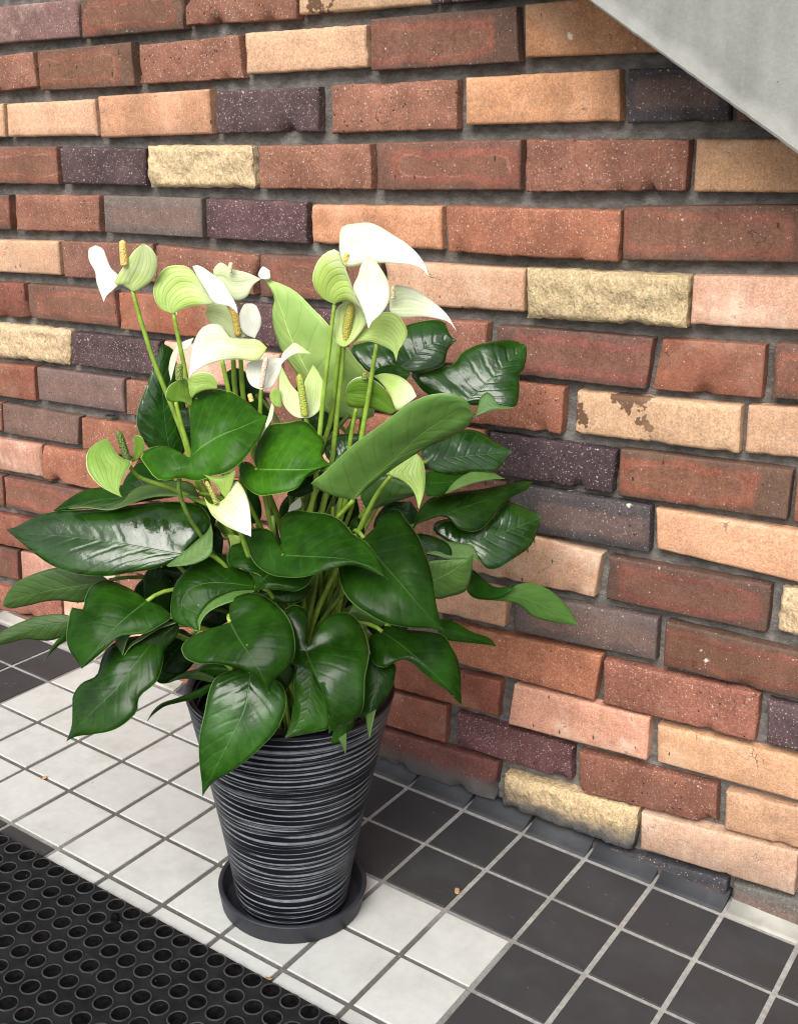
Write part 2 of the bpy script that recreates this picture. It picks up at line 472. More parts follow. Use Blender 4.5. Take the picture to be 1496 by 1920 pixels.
# ------------------------------------------------------------------ floor
A_J, A_I, A_N = Vector((0.10031, 0.00000, -0.00594)), Vector((0.00000, -0.10670, 0.00645)), Vector((0.059010, 0.060217, 0.996440))     # floor steps per tile column / row, and its normal
def F(j, i, h=0.0):
    return A_J * j + A_I * i + A_N * h
GR = 0.0036                                   # half a grout joint
gv, gf, gd = [], [], []
JS = [-60] + [x * .5 for x in range(-28, 25)] + [60]
IS = [-60] + [x * .5 for x in range(-1, 24)] + [120]
def is_white(j, i):
    if i < 0: return False
    if j >= 3 or j < -8: return False
    if i <= 1: return -7 <= j < -1
    if i < 4: return j >= -8 if i >= 2 else j >= -7
    return j >= -3
for i in IS:
    for j in JS:
        gv.append(F(j, i, -.0022))
        wh = any(is_white(math.floor(j + a), math.floor(i + b)) for a in (-.4, .4) for b in (-.4, .4))
        al = all(is_white(math.floor(j + a), math.floor(i + b)) for a in (-.4, .4) for b in (-.4, .4))
        gd.append(1.0 if al else (.45 if wh else 0.0))
nj = len(JS)
for a in range(len(IS) - 1):
    for b in range(nj - 1):
        p = a * nj + b
        gf.append((p, p + nj, p + nj + 1, p + 1))
floor = mesh_obj('floor', gv, gf, [M_GROUT], attrs={'dirt': gd})
tag(floor, kind='structure')

TS_J, TS_I = A_J.length, A_I.length
def bev_box(x0, x1, y0, y1, z0, z1, r):
    v = []
    for (ins, z) in ((0, z0), (0, z1 - r), (r * .3, z1 - r * .3), (r, z1)):
        v += [(x0 + ins, y0 + ins, z), (x1 - ins, y0 + ins, z), (x1 - ins, y1 - ins, z), (x0 + ins, y1 - ins, z)]
    f = [(0, 3, 2, 1)]
    for l in range(3):
        for q in range(4):
            a, b = l * 4 + q, l * 4 + (q + 1) % 4
            f.append((a, b, b + 4, a + 4))
    f.append((12, 13, 14, 15))
    return v, f
EJ, EI = A_J.normalized(), A_I.normalized()
ROT_F = Matrix((EJ, -EI, A_N)).transposed()          # x along the wall, y towards the wall, z up
tile_meshes = {}
def tile(j, i, white):
    key = white
    if key not in tile_meshes:
        v, f = bev_box(-TS_J / 2 + GR, TS_J / 2 - GR, -TS_I / 2 + GR, TS_I / 2 - GR, -.008, 0, .0012)
        o = mesh_obj('tile', v, f, [M_WHITE if white else M_DARK], floor, smooth=False)
        tile_meshes[key] = o.data
    else:
        o = bpy.data.objects.new('tile', tile_meshes[key]); COL.objects.link(o); o.parent = floor
    wob = Matrix.Rotation(random.uniform(-.004, .004), 3, 'X') @ Matrix.Rotation(random.uniform(-.004, .004), 3, 'Y')
    o.matrix_local = Matrix.Translation(F(j + .5, i + .5, random.uniform(-.0004, .0004))) @ (ROT_F @ wob).to_4x4()
for i in range(0, 8):
    for j in range(-10, 9):
        tile(j, i, is_white(j, i))
# coved skirting between the floor and the wall
WALL_Y = 0.03135
CW = WALL_Y / (-A_I.y)                               # width of the cove in tile rows
for j in range(-10, 9):
    cream = j >= 5 or j <= -6
    v, f = [], []
    x0, x1 = j * TS_J + GR * .8, (j + 1) * TS_J - GR * .8
    prof = [(.0, -.006), (.0025, 0), (.008, .0006), (.014, .0018), (.020, .0038), (.026, .0068), (.032, .0105), (.046, .0115), (.046, -.006)]
    for x in (x0, x1):
        for (y, z) in prof:
            v.append((x, y + GR, z))
    n = len(prof)
    for q in range(n - 1):
        f.append((q, n + q, n + q + 1, q + 1))
    f += [tuple(range(n)), tuple(reversed(range(n, 2 * n)))]
    f = [tuple(reversed(q)) for q in f]
    o = mesh_obj('cove_tile', v, f, [M_COVEW if cream else M_COVE], floor)
    o.data.polygons[-1].use_smooth = False; o.data.polygons[-2].use_smooth = False
    o.matrix_local = ROT_F.to_4x4()

# ------------------------------------------------------------------ brick wall
wall = empty('brick_wall', (0, WALL_Y, 0))
tag(wall, 'wall of uneven red, tan, purple and gold bricks with deep raked grey joints', 'wall')
MORT = .0175
mv, mf = [], []
NX, NZ = 150, 70
for b in range(NZ + 1):
    for a in range(NX + 1):
        x = -1.75 + 3.5 * a / NX; z = -.25 + 1.95 * b / NZ
        y = MORT + .0035 * noise.fractal(Vector((x * 22, 3, z * 45)), 1, 2, 3)
        mv.append((x, y, z))
for b in range(NZ):
    for a in range(NX):
        p = b * (NX + 1) + a
        mf.append((p, p + 1, p + NX + 2, p + NX + 1))
# a solid back to the wall
k0 = len(mv)
mv += [(-1.75, .2, -.25), (1.75, .2, -.25), (1.75, .2, 1.7), (-1.75, .2, 1.7), (-1.75, MORT + .006, -.25), (1.75, MORT + .006, -.25), (1.75, MORT + .006, 1.7), (-1.75, MORT + .006, 1.7)]
mf += [(k0 + 1, k0, k0 + 3, k0 + 2), (k0, k0 + 4, k0 + 7, k0 + 3), (k0 + 5, k0 + 1, k0 + 2, k0 + 6), (k0 + 7, k0 + 6, k0 + 2, k0 + 3), (k0, k0 + 1, k0 + 5, k0 + 4)]
mesh_obj('mortar', mv, mf, [M_MORTAR], wall)

def brick(kind, corners, proud, tone, idx):
    """corners TL TR BR BL as (x, z) on the wall plane"""
    cx = sum(c[0] for c in corners) / 4; cz = sum(c[1] for c in corners) / 4
    TL, TR, BR, BL = [(c[0] - cx, c[1] - cz) for c in corners]
    rock = kind[0] == 'S'
    L = abs(TR[0] - TL[0]); H = abs(TL[1] - BL[1])
    r = random.uniform(.0016, .0034) if kind[0] not in 'TPOX' else random.uniform(.003, .0052)
    if rock: r = .0012
    nu, nvv = (36, 12) if rock else (30, 8)
    def axis(n, length):
        e = min(.45, r / length)
        if rock:
            return [q / n for q in range(n + 1)]
        inner = [e + (1 - 2 * e) * q / (n - 4) for q in range(n - 3)]
        return [0, e * .3] + inner + [1 - e * .3, 1]
    us, vs = axis(nu, L), axis(nvv, H)
    sd = idx * 7.13
    rough_edge = random.choice((.0008, .0011, .0015, .002)) if kind[0] in 'RDX' else random.choice((.0003, .0005, .0008, .0012))
    if rock: rough_edge = .0022
    tilt = random.uniform(-.0012, .0012)
    V = []
    nU, nV = len(us), len(vs)
    for b_, t in enumerate(vs):
        for a_, s in enumerate(us):
            x = (TL[0] * (1 - s) + TR[0] * s) * (1 - t) + (BL[0] * (1 - s) + BR[0] * s) * t
            z = (TL[1] * (1 - s) + TR[1] * s) * (1 - t) + (BL[1] * (1 - s) + BR[1] * s) * t
            ds, dt = min(s, 1 - s) * L, min(t, 1 - t) * H
            d = min(ds, dt)
            ex = math.exp(-ds / .006); ez = math.exp(-dt / .006)
            n1 = noise.fractal(Vector((x * 105 + sd, z * 105, 1.3)), .8, 2.1, 4)
            n2 = noise.fractal(Vector((x * 105 + sd, z * 105, 9.1)), .8, 2.1, 4)
            x += rough_edge * n1 * ex; z += rough_edge * n2 * ez
            chip = max(0, noise.noise(Vector((x * 38 + sd, z * 38, 4.4))) - .40) * .06 * math.exp(-d / .005)
            if kind[0] in 'TPBKOX': chip *= .35
            dd = max(d, 0)
            back = 0 if dd >= r else r - math.sqrt(max(0, r * r - (r - dd) ** 2))
            y = back + chip + .0007 * noise.noise(Vector((x * 25 + sd, z * 25, 7))) + tilt * (s - .5) * 2
            if kind[0] in 'RDO':
                y += .0005 * noise.noise(Vector((x * 170 + sd, z * 170, 2)))
            if rock:
                e = min(1, d / .004)
                y += e * (-.0035 + .0052 * noise.fractal(Vector((x * 48 + sd, z * 48, 2)), .9, 2.1, 5)) + .003 * (1 - e)
            V.append((x, y, z))
    Fc = []
    for b_ in range(nV - 1):
        for a_ in range(nU - 1):
            p = b_ * nU + a_
            Fc.append((p, p + nU, p + nU + 1, p + 1))
    ring = [a for a in range(nU)] + [b_ * nU + nU - 1 for b_ in range(1, nV)] + [(nV - 1) * nU + a for a in range(nU - 2, -1, -1)] + [b_ * nU for b_ in range(nV - 2, 0, -1)]
    k1 = len(V)
    V += [V[q] for q in ring]
    V += [(V[q][0], .034, V[q][2]) for q in ring]
    m = len(ring)
    for q in range(m):
        q2 = (q + 1) % m
        Fc.append((k1 + q, k1 + q2, k1 + m + q2, k1 + m + q))
    o = mesh_obj('brick', V, Fc, [BM[kind]], wall)
    o.location = (cx, -proud, cz)
    base = BCOL[kind]
    j = random.uniform(.9, 1.1)
    o.color = (base[0] * tone[0] * j, base[1] * tone[1] * j * random.uniform(.97, 1.03), base[2] * tone[2] * j, 1)
    return o

BRICKS = [
 (16,'M',[-7847,11711,-5642,11688,-5688,11159,-7930,11179],0,None),
 (16,'B',[-5548,11688,-3508,11666,-3511,11136,-5609,11140],0,None),
 (16,'R',[-3405,11671,-1441,11655,-1461,11133,-3443,11181],0,None),
 (16,'X',[-1406,11658,581,11643,610,11163,-1430,11182],0,None),
 (16,'D',[642,11643,2062,11637,2091,11146,649,11166],0,None),
 (15,'R',[-8425,10970,-6750,11012,-6776,10496,-8511,10436],0,None),
 (15,'B',[-6636,11014,-4587,11030,-4610,10429,-6687,10437],0,(0.9,0.95,0.9)),
 (15,'R',[-4419,10977,-2518,11001,-2504,10446,-4495,10447],0,None),
 (15,'T',[-2400,11020,-382,10999,-387,10493,-2431,10491],0,None),
 (15,'B',[-279,11054,1793,11055,1833,10450,-306,10445],0,None),
 (15,'O',[1912,11064,3549,11089,3661,10465,1918,10493],0,(1.15,1.1,0.95)),
 (15,'R',[3730,11085,5047,11105,5155,10423,3783,10464],0,None),
 (14,'T',[-10236,10213,-7654,10275,-7740,9755,-10317,9697],0,None),
 (14,'T',[-7603,10266,-5551,10273,-5592,9737,-7672,9754],0,None),
 (14,'O',[-5426,10307,-3137,10330,-3163,9726,-5467,9703],0,None),
 (14,'D',[-3020,10291,-1174,10285,-1227,9720,-3091,9725],0,None),
 (14,'R',[-977,10297,960,10291,929,9707,-1013,9696],0,None),
 (14,'O',[1089,10304,3101,10310,3123,9757,1085,9754],0,(1.25,1.2,1.1)),
 (14,'N',[3204,10311,4361,10286,4383,9729,3209,9732],0,None),
 (14,'B',[4454,10281,5897,10274,5954,9703,4477,9726],0,None),
 (13,'B',[-9493,9624,-6551,9590,-6623,9005,-9605,9016],0,None),
 (13,'D',[-6415,9572,-4542,9536,-4607,8992,-6465,9022],0,None),
 (13,'S',[-4490,9581,-2456,9557,-2449,8976,-4518,8977],0,None),
 (13,'R',[-2319,9548,-392,9552,-408,8977,-2340,8969],0,None),
 (13,'B',[-271,9564,1844,9573,1820,8981,-296,8964],0,(1.05,1.0,1.0)),
 (13,'R',[1931,9565,3949,9542,3926,8992,1923,8969],0,None),
 (13,'T',[4034,9541,5607,9518,5655,8985,4026,8981],0,(0.95,0.9,0.8)),
 (12,'B',[-11152,8829,-7895,8824,-7991,8250,-11275,8232],0,None),
 (12,'R',[-7715,8826,-5688,8839,-5755,8275,-7810,8246],0,None),
 (12,'K',[-5578,8840,-3470,8824,-3524,8250,-5633,8270],0,None),
 (12,'D',[-3375,8817,-1517,8782,-1555,8221,-3427,8253],0,(1.1,1,1)),
 (12,'O',[-1444,8754,673,8766,655,8212,-1449,8239],0,(1.15,1.1,1.0)),
 (12,'R',[798,8776,3168,8758,3144,8166,806,8199],2,(1.35,1.25,1.1)),
 (12,'B',[3198,8805,5338,8855,5388,8245,3203,8191],0,None),
 (11,'T',[-9418,8046,-6788,8092,-6851,7538,-9506,7497],0,None),
 (11,'R',[-6722,8094,-4619,8120,-4654,7526,-6751,7507],0,(0.9,0.95,1)),
 (11,'R',[-4518,8099,-2552,8027,-2624,7449,-4563,7514],0,None),
 (11,'B',[-2428,8040,-302,8057,-335,7448,-2482,7426],0,None),
 (11,'T',[-242,8038,1892,8026,1868,7483,-246,7454],0,None),
 (11,'S',[1938,8046,4040,8048,4031,7449,1938,7425],3,None),
 (11,'P',[4073,8051,5679,8100,5731,7515,4069,7490],0,None),
 (10,'C',[-10647,7268,-7852,7344,-7904,6748,-10768,6634],0,(0.8,0.8,0.85)),
 (10,'B',[-7740,7340,-5614,7348,-5608,6747,-7820,6745],0,None),
 (10,'C',[-5482,7320,-3325,7353,-3371,6720,-5537,6726],0,(1.1,1.1,1.0)),
 (10,'D',[-3199,7320,-1039,7315,-1064,6694,-3253,6696],0,(1.1,1,1)),
 (10,'R',[-928,7292,1345,7310,1304,6727,-950,6689],0,None),
 (10,'B',[1487,7285,3618,7285,3533,6650,1512,6668],0,(0.95,0.9,1.0)),
 (10,'C',[3738,7282,4958,7311,4946,6696,3635,6660],0,None),
 (10,'B',[5063,7350,6132,7367,6194,6730,5066,6716],0,None),
 (9,'S',[-9881,6574,-6814,6613,-6967,5989,-9989,5946],0,None),
 (9,'D',[-6726,6583,-4718,6579,-4769,6015,-6825,6021],0,None),
 (9,'P',[-4610,6588,-2239,6577,-2289,5952,-4677,5989],0,(1.05,1,1)),
 (9,'R',[-2127,6571,415,6578,374,5926,-2177,5939],0,None),
 (9,'R',[510,6572,2454,6558,2415,5955,505,5919],0,(1.2,1.1,1)),
 (9,'X',[2642,6534,4731,6576,4723,6004,2628,5987],2,None),
 (9,'T',[4798,6591,6310,6672,6372,6054,4798,6016],0,None),
 (8,'C',[-11259,5774,-7887,5876,-7985,5242,-11371,5171],0,None),
 (8,'K',[-7787,5876,-5646,5875,-5709,5289,-7862,5276],0,(1.15,0.95,0.98)),
 (8,'R',[-5572,5864,-3655,5874,-3711,5257,-5649,5268],0,None),
 (8,'B',[-3576,5874,-1375,5873,-1401,5264,-3644,5247],0,None),
 (8,'R',[-1296,5874,1258,5845,1240,5238,-1323,5250],0,(1.3,1.2,1.1)),
 (8,'D',[1348,5827,3187,5823,3129,5252,1315,5241],0,(0.85,0.9,0.95)),
 (8,'B',[3229,5849,5371,5882,5339,5266,3218,5223],0,(1.1,1,0.95)),
 (8,'C',[5426,5877,6825,5901,6896,5260,5426,5261],0,None),
 (7,'R',[-11313,5016,-9006,5089,-9111,4533,-11404,4475],0,None),
 (7,'K',[-8961,5084,-6877,5076,-7024,4540,-9055,4509],0,(1.25,1.0,0.9)),
 (7,'R',[-6825,5063,-4628,5106,-4689,4527,-6910,4487],0,(1.1,1,0.95)),
 (7,'C',[-4533,5091,-2702,5124,-2756,4495,-4594,4503],0,None),
 (7,'P',[-2627,5117,-669,5135,-707,4484,-2682,4471],0,None),
 (7,'B',[-575,5124,1587,5152,1540,4527,-593,4469],0,(0.9,0.85,0.95)),
 (7,'N',[1677,5151,3666,5146,3667,4540,1648,4499],0,(1.05,1,1)),
 (7,'T',[3729,5136,5883,5144,5941,4485,3765,4595],0,(0.98,0.92,0.85)),
 (6,'P',[-10666,4316,-8054,4403,-8135,3765,-10768,3701],0,(0.8,0.72,0.75)),
 (6,'R',[-7983,4392,-5570,4439,-5656,3758,-8092,3761],0,(1.35,1.25,1.1)),
 (6,'R',[-5454,4437,-3190,4491,-3239,3857,-5539,3758],0,(1.2,1.1,1)),
 (6,'C',[-3101,4487,-998,4512,-1041,3863,-3150,3845],0,None),
 (6,'R',[-920,4508,962,4536,949,3937,-942,3847],0,None),
 (6,'P',[1039,4526,3017,4385,2932,3755,1023,3722],0,(1.08,1.05,1)),
 (6,'B',[3122,4375,5233,4396,5207,3764,3100,3761],0,(0.85,0.82,0.9)),
 (6,'S',[5353,4408,6878,4416,6949,3761,5339,3824],0,None),
 (5,'B',[-11397,3545,-9302,3622,-9406,2999,-11508,2915],0,None),
 (5,'B',[-9223,3623,-6760,3681,-6851,3053,-9312,2992],0,(1.1,1,1.05)),
 (5,'C',[-6650,3678,-4462,3714,-4522,3106,-6741,3042],0,None),
 (5,'R',[-4365,3712,-2295,3759,-2357,3090,-4426,3085],0,None),
 (5,'D',[-2220,3754,-439,3752,-481,2942,-2271,3079],0,None),
 (5,'P',[-363,3543,1616,3542,1560,2993,-393,2934],0,(1.08,1,0.95)),
 (5,'K',[1742,3553,3818,3631,3806,3018,1714,2962],0,(1,0.95,0.98)),
 (5,'B',[3934,3620,6019,3592,6074,2958,3924,2986],0,(0.85,0.85,0.82)),
 (4,'C',[-11456,2728,-7836,2879,-7944,2215,-11569,2079],0,(0.9,0.85,0.9)),
 (4,'R',[-7718,2879,-5357,2949,-5430,2307,-7825,2216],0,None),
 (4,'T',[-5253,2949,-3038,2990,-3095,2347,-5327,2297],0,None),
 (4,'R',[-2947,2990,-1097,3005,-1142,2321,-3004,2338],0,None),
 (4,'K',[-1016,3004,529,3010,505,2235,-1050,2305],0,None),
 (4,'R',[627,2834,3060,2917,2957,2211,610,2209],2,(1.4,1.25,1.05)),
 (4,'R',[3091,2859,5194,2911,5173,2230,3099,2200],0,(1.2,1.1,1.1)),
 (4,'D',[5297,2857,7047,2854,7112,2252,5333,2264],0,None),
 (3,'B',[-12412,1927,-9221,2101,-9321,1469,-12537,1260],0,(0.8,0.8,0.85)),
 (3,'P',[-9143,2093,-6501,2212,-6574,1644,-9225,1466],0,(0.75,0.65,0.7)),
 (3,'R',[-6390,2214,-4064,2293,-4135,1633,-6463,1636],0,None),
 (3,'C',[-3966,2294,-933,2370,-985,1518,-4039,1615],0,None),
 (3,'C',[-853,2002,1491,2097,1431,1508,-884,1488],0,(0.95,0.9,0.9)),
 (3,'P',[1729,2127,3779,2167,3751,1506,1629,1451],2,(0.95,0.82,0.8)),
 (3,'T',[3880,2088,6144,2159,6197,1553,3902,1526],0,(0.95,0.9,0.8)),
 (2,'R',[-11201,1103,-8161,1319,-8222,807,-11281,540],0,(1.1,1,1)),
 (2,'P',[-8084,1325,-5457,1448,-5528,898,-8167,774],0,(1.1,1.0,0.95)),
 (2,'C',[-5350,1452,-2957,1556,-3038,769,-5423,881],0,None),
 (2,'R',[-2864,1559,-1524,1356,-1565,777,-2945,753],0,None),
 (2,'C',[-1417,1345,556,1428,508,774,-1458,769],0,(0.92,0.9,0.92)),
 (2,'D',[743,1372,2629,1339,2620,790,729,814],0,(1.35,0.95,0.95)),
 (2,'R',[2754,1325,4734,1418,4747,808,2764,677],0,(1.05,1,1)),
 (2,'T',[4857,1386,6459,1474,6514,887,4870,802],0,(0.95,0.92,0.9)),
 (1,'C',[-5583,625,-3294,596,-3358,-8,-5643,60],0,None),
 (1,'R',[-3174,598,-869,665,-916,38,-3235,7],0,None),
 (1,'Cg',[-735,657,1450,725,1350,29,-767,56],0,(0.75,0.72,0.78)),
 (1,'Sg',[1556,573,3675,701,3596,-18,1496,30],3,None),
 (1,'Pg',[3716,663,5834,807,5831,143,3728,86],3,None),
 (1,'T',[5922,772,7499,885,7584,130,5955,106],0,None),
 (0,'N',[2761,-150,4954,6,4946,-595,2770,-754],0,(0.9,0.95,1.05)),
 (0,'K',[5042,-2,6840,146,6904,-508,5055,-682],0,(0.95,1.1,1.15))]
CZ0, CH = -0.07226, 0.07455
ext = {}
for n_, (course, kind, cs, pr, tone) in enumerate(BRICKS):
    cs = [(cs[q] / 1e4, cs[q + 1] / 1e4) for q in (0, 2, 4, 6)]
    brick(kind, cs, pr / 1000 + random.uniform(-.0012, .0016), tone or (1, 1, 1), n_)
    e = ext.setdefault(course, [9, -9])
    e[0] = min(e[0], cs[0][0], cs[3][0]); e[1] = max(e[1], cs[1][0], cs[2][0])
n_ = 200
for course in range(0, 20):
    z0 = CZ0 + course * CH
    zt = z0 + .0625
    spans = []
    if course in ext:
        a, b_ = ext[course]
        for side in (0, 1):
            x = a if side == 0 else b_
            for q in range(2):
                l = random.choice((.208, .214, .16, .205))
                spans.append((x - .012 - l, x - .012) if side == 0 else (x + .012, x + .012 + l))
                x = spans[-1][0] if side == 0 else spans[-1][1]
    else:
        x = -1.1 + random.random() * .15
        while x < .9:
            l = random.choice((.208, .214, .2)); spans.append((x, x + l)); x += l + .012
    for (xa, xb) in spans:
        if xa < -1.7 or xb > 1.7: continue
        if course == 0 and xb < .3: continue
        n_ += 1
        brick(random.choice('TORRBBDCPK'), [(xa, zt), (xb, zt), (xb, z0), (xa, z0)], random.uniform(-.001, .002), (1, 1, 1), n_)

# ------------------------------------------------------------------ concrete stair at the top right
(sx0, sz0), (sx1, sz1), SY = ((0.32103, 1.09751), (0.54550, 0.94430), -0.07535)
slope = (sz1 - sz0) / (sx1 - sx0)
stair_v, stair_f, stair_uv = [], [], []
cosl = 1 / math.sqrt(1 + slope * slope)
XA, XB = sx0 - .55, sx1 + .45
ST_D = WALL_Y - SY - .001
cols = []
x = XA
step = .27
while x < XB:
    x = min(x, XB)
    cols.append(x); x += .006
tops = []
for x in cols:
    q = math.floor((x - XA) / step)
    tops.append(sz0 + slope * (XA + q * step - sx0) + .30)
NP = 12
for q, x in enumerate(cols):
    zl = sz0 + slope * (x - sx0) + .0007 * noise.fractal(Vector((x * 120, 5, 1)), .7, 2.2, 5) + .003 * max(0, noise.noise(Vector((x * 45, 2, 8))) - .45) - .0008
    for p in range(NP + 1):
        e = (p / NP) ** 2
        z = zl + (tops[q] - zl) * e
        y = .0016 if p == 0 else 0
        y += .0008 * noise.fractal(Vector((x * 14, z * 14, 3)), 1, 2, 3)
        stair_v.append((x, y, z)); stair_uv.append((x, (z - zl) * cosl))
W_ = NP + 1
for q in range(len(cols) - 1):
    for p in range(NP):
        a = q * W_ + p
        stair_f.append((a, a + W_, a + W_ + 1, a + 1))
nb = len(stair_v)
for q, x in enumerate(cols):
    for p in (0, NP):
        vv = stair_v[q * W_ + p]
        stair_v.append((vv[0], vv[1], vv[2])); stair_uv.append((x, 0.0 if p == 0 else .3))
        stair_v.append((vv[0], ST_D, vv[2])); stair_uv.append((x, 0.0 if p == 0 else .3))
for q in range(len(cols) - 1):
    a = nb + q * 4
    stair_f.append((a, a + 1, a + 5, a + 4))          # soffit
    stair_f.append((a + 2, a + 6, a + 7, a + 3))      # treads and risers
stair = mesh_obj('concrete_stair', [(v[0] - sx0, v[1], v[2] - sz0) for v in stair_v], stair_f, [M_CONC], uv=stair_uv, smooth=False)
stair.location = (sx0, SY, sz0)
tag(stair, 'grey concrete stair flank sloping down across the top right of the brick wall', 'stair')

# ------------------------------------------------------------------ lathe and tubes
def lathe(prof, seg=96, close=False):
    v, f = [], []
    n = len(prof)
    for s in range(seg):
        a = 2 * pi * s / seg
        for (r, z) in prof:
            v.append((r * cos(a), r * sin(a), z))
    for s in range(seg):
        s2 = (s + 1) % seg
        for p in range(n - 1):
            f.append((s * n + p, s2 * n + p, s2 * n + p + 1, s * n + p + 1))
    return v, f

def catmull(P, N, closed=False):
    """N+1 points evenly spaced along a Catmull-Rom curve through P"""
    P = [Vector(p) for p in P]
    if len(P) == 2:
        return [P[0].lerp(P[1], q / N) for q in range(N + 1)]
    Q = [P[0] * 2 - P[1]] + P + [P[-1] * 2 - P[-2]]
    fine = []
    for s in range(1, len(Q) - 2):
        p0, p1, p2, p3 = Q[s - 1:s + 3]
        for q in range(10):
            t = q / 10
            fine.append(.5 * ((2 * p1) + (p2 - p0) * t + (2 * p0 - 5 * p1 + 4 * p2 - p3) * t * t + (3 * p1 - p0 - 3 * p2 + p3) * t ** 3))
    fine.append(P[-1])
    acc = [0]
    for a, b in zip(fine, fine[1:]):
        acc.append(acc[-1] + (b - a).length)
    out, q = [], 0
    for s in range(N + 1):
        d = acc[-1] * s / N
        while q < len(acc) - 2 and acc[q + 1] < d: q += 1
        l = acc[q + 1] - acc[q]
        out.append(fine[q].lerp(fine[q + 1], (d - acc[q]) / l if l > 1e-9 else 0))
    return out

def tube(path, rad, seg=8, cap=True):
    v, f = [], []
    n = len(path)
    up = Vector((0.13, 0.2, 1)).normalized()
    prev = None
    for q, p in enumerate(path):
        d = (path[min(q + 1, n - 1)] - path[max(q - 1, 0)]).normalized()
        if prev is None:
            a = d.cross(up)
            if a.length < .05: a = d.cross(Vector((1, 0, 0)))
        else:
            a = prev - d * prev.dot(d)
        a.normalize(); prev = a
        b = d.cross(a)
        r = rad(q / (n - 1))
        for s in range(seg):
            t = 2 * pi * s / seg
            v.append(p + a * (r * cos(t)) + b * (r * sin(t)))
    for q in range(n - 1):
        for s in range(seg):
            s2 = (s + 1) % seg
            f.append((q * seg + s, q * seg + s2, (q + 1) * seg + s2, (q + 1) * seg + s))
    if cap:
        f.append(tuple(reversed(range(seg)))); f.append(tuple((n - 1) * seg + s for s in range(seg)))
    return v, f

# ------------------------------------------------------------------ saucer and pot
POT_C = Vector((0.02461, -0.31346, 0.01749))
POT_AX = Vector((0.040764, 0.048034, 0.998014))
ROT_P = POT_AX.to_track_quat('Z', 'Y').to_matrix()
ROT_S = A_N.to_track_quat('Z', 'Y').to_matrix()
U = 0.10670
v, f = lathe([(0, .0), (.86 * U, 0), (.872 * U, .0015), (.912 * U, .0265), (.914 * U, .0277), (.905 * U, .0283), (.865 * U, .0283), (.858 * U, .0277), (.828 * U, .006), (.80 * U, .004), (0, .004)], 112)
sau = mesh_obj('saucer', v, f, [M_SAUCER])
sau.matrix_world = Matrix.Translation(POT_C) @ ROT_S.to_4x4()
tag(sau, 'round dark grey plastic saucer under the striped pot', 'saucer')
pot = empty('flower_pot', POT_C + A_N * .0045)
tag(pot, 'tall tapered black pot with uneven grey horizontal stripes standing in a saucer', 'flower pot')
PH = 2.95 * U - .0045
prof = []
R0, R1 = .688 * U, 1.205 * U
prof += [(0, 0), (R0 - .003, 0), (R0, .003)]
for q in range(1, 40):
    t = q / 40
    prof.append((R0 + (R1 - R0) * (t ** 1.18), .003 + (PH - .009) * t))
prof += [(R1 + .0005, PH - .005), (R1 + .0005, PH - .0015), (R1 - .001, PH), (R1 - .006, PH), (R1 - .0075, PH - .002), (R1 - .016, PH - .045)]
v, f = lathe(prof, 128)
body = mesh_obj('pot_body', v, f, [M_POT], pot)
body.matrix_local = ROT_P.to_4x4()
sv, sf = [(0, 0, PH - .035)], []
rr = R1 - .0145
for q in range(1, 7):
    for s in range(40):
        a = 2 * pi * s / 40
        sv.append((rr * q / 6 * cos(a), rr * q / 6 * sin(a), PH - .040 + (.006 * noise.noise(Vector((q * 1.3, s * .9, 2))) if q < 6 else 0)))
for s in range(40):
    sf.append((0, 1 + s, 1 + (s + 1) % 40))
for q in range(5):
    for s in range(40):
        a = 1 + q * 40 + s; b_ = 1 + q * 40 + (s + 1) % 40
        sf.append((a, a + 40, b_ + 40, b_))
soil = mesh_obj('soil', sv, sf, [M_SOIL], pot)
soil.matrix_local = ROT_P.to_4x4()

# ------------------------------------------------------------------ rubber mat
MJ0, MJ1, MI0, MI1, MT = -9.0, 6.0, 4.268, 9.6, .006
mat = empty('rubber_mat', F((MJ0 + MJ1) / 2, (MI0 + MI1) / 2))
tag(mat, 'black rubber doormat covered in rows of round studs at the bottom left', 'doormat')
def mloc(j, i, h=0): return F(j, i, h) - mat.location
o_ = .0015 / TS_I
mvv = []
for (ins, h) in ((0, .0006), (0, MT - .0015), (.012, MT)):
    mvv += [mloc(MJ0 + ins, MI0 + ins, h), mloc(MJ1 - ins, MI0 + ins + .02 * 0, h), mloc(MJ1 - ins, MI1 - ins, h), mloc(MJ0 + ins, MI1 - ins, h)]
mff = [(0, 1, 2, 3)]
for l in range(2):
    for q in range(4):
        a, b_ = l * 4 + q, l * 4 + (q + 1) % 4
        mff.append((b_, a, a + 4, b_ + 4))
mff.append((11, 10, 9, 8))
mesh_obj('mat_base', mvv, mff, [M_RUB], mat, smooth=False)
SR = .0118
sp = [(SR + .0009, 0), (SR + .0002, .0011), (SR - .0006, .0013), (SR - .0010, .0008), (SR - .0012, .0002), (0, .0002)]
v, f = lathe(sp, 24)
mi = [0 if (q % 5) < 4 else 1 for q in range(len(f))]
stud_mesh = None
studs = []
SJ, SI = .2862, .302
for r_ in range(0, 17):
    for c_ in range(-29, 18):
        j, i = .022 + SJ * c_ + .004 * r_, 4.392 + SI * r_
        p = F(j, i, MT)
        q = CAM_ROT.transposed() @ (p - CAM_LOC)
        if q.z > -.2: continue
        uu, vv_ = 748 + 2136.53 * q.x / -q.z, 960 - 2136.53 * q.y / -q.z
        if -60 < uu < 700 and vv_ < 1980:
            studs.append((q.length, j, i))
studs.sort()
for (_, j, i) in studs[:298]:
    if stud_mesh is None:
        o = mesh_obj('stud', v, f, [M_RUBRIM, M_RUBDISC], mat, mi); stud_mesh = o.data
    else:
        o = bpy.data.objects.new('stud', stud_mesh); COL.objects.link(o); o.parent = mat
    o.matrix_local = Matrix.Translation(mloc(j, i, MT - .0001)) @ ROT_F.to_4x4()

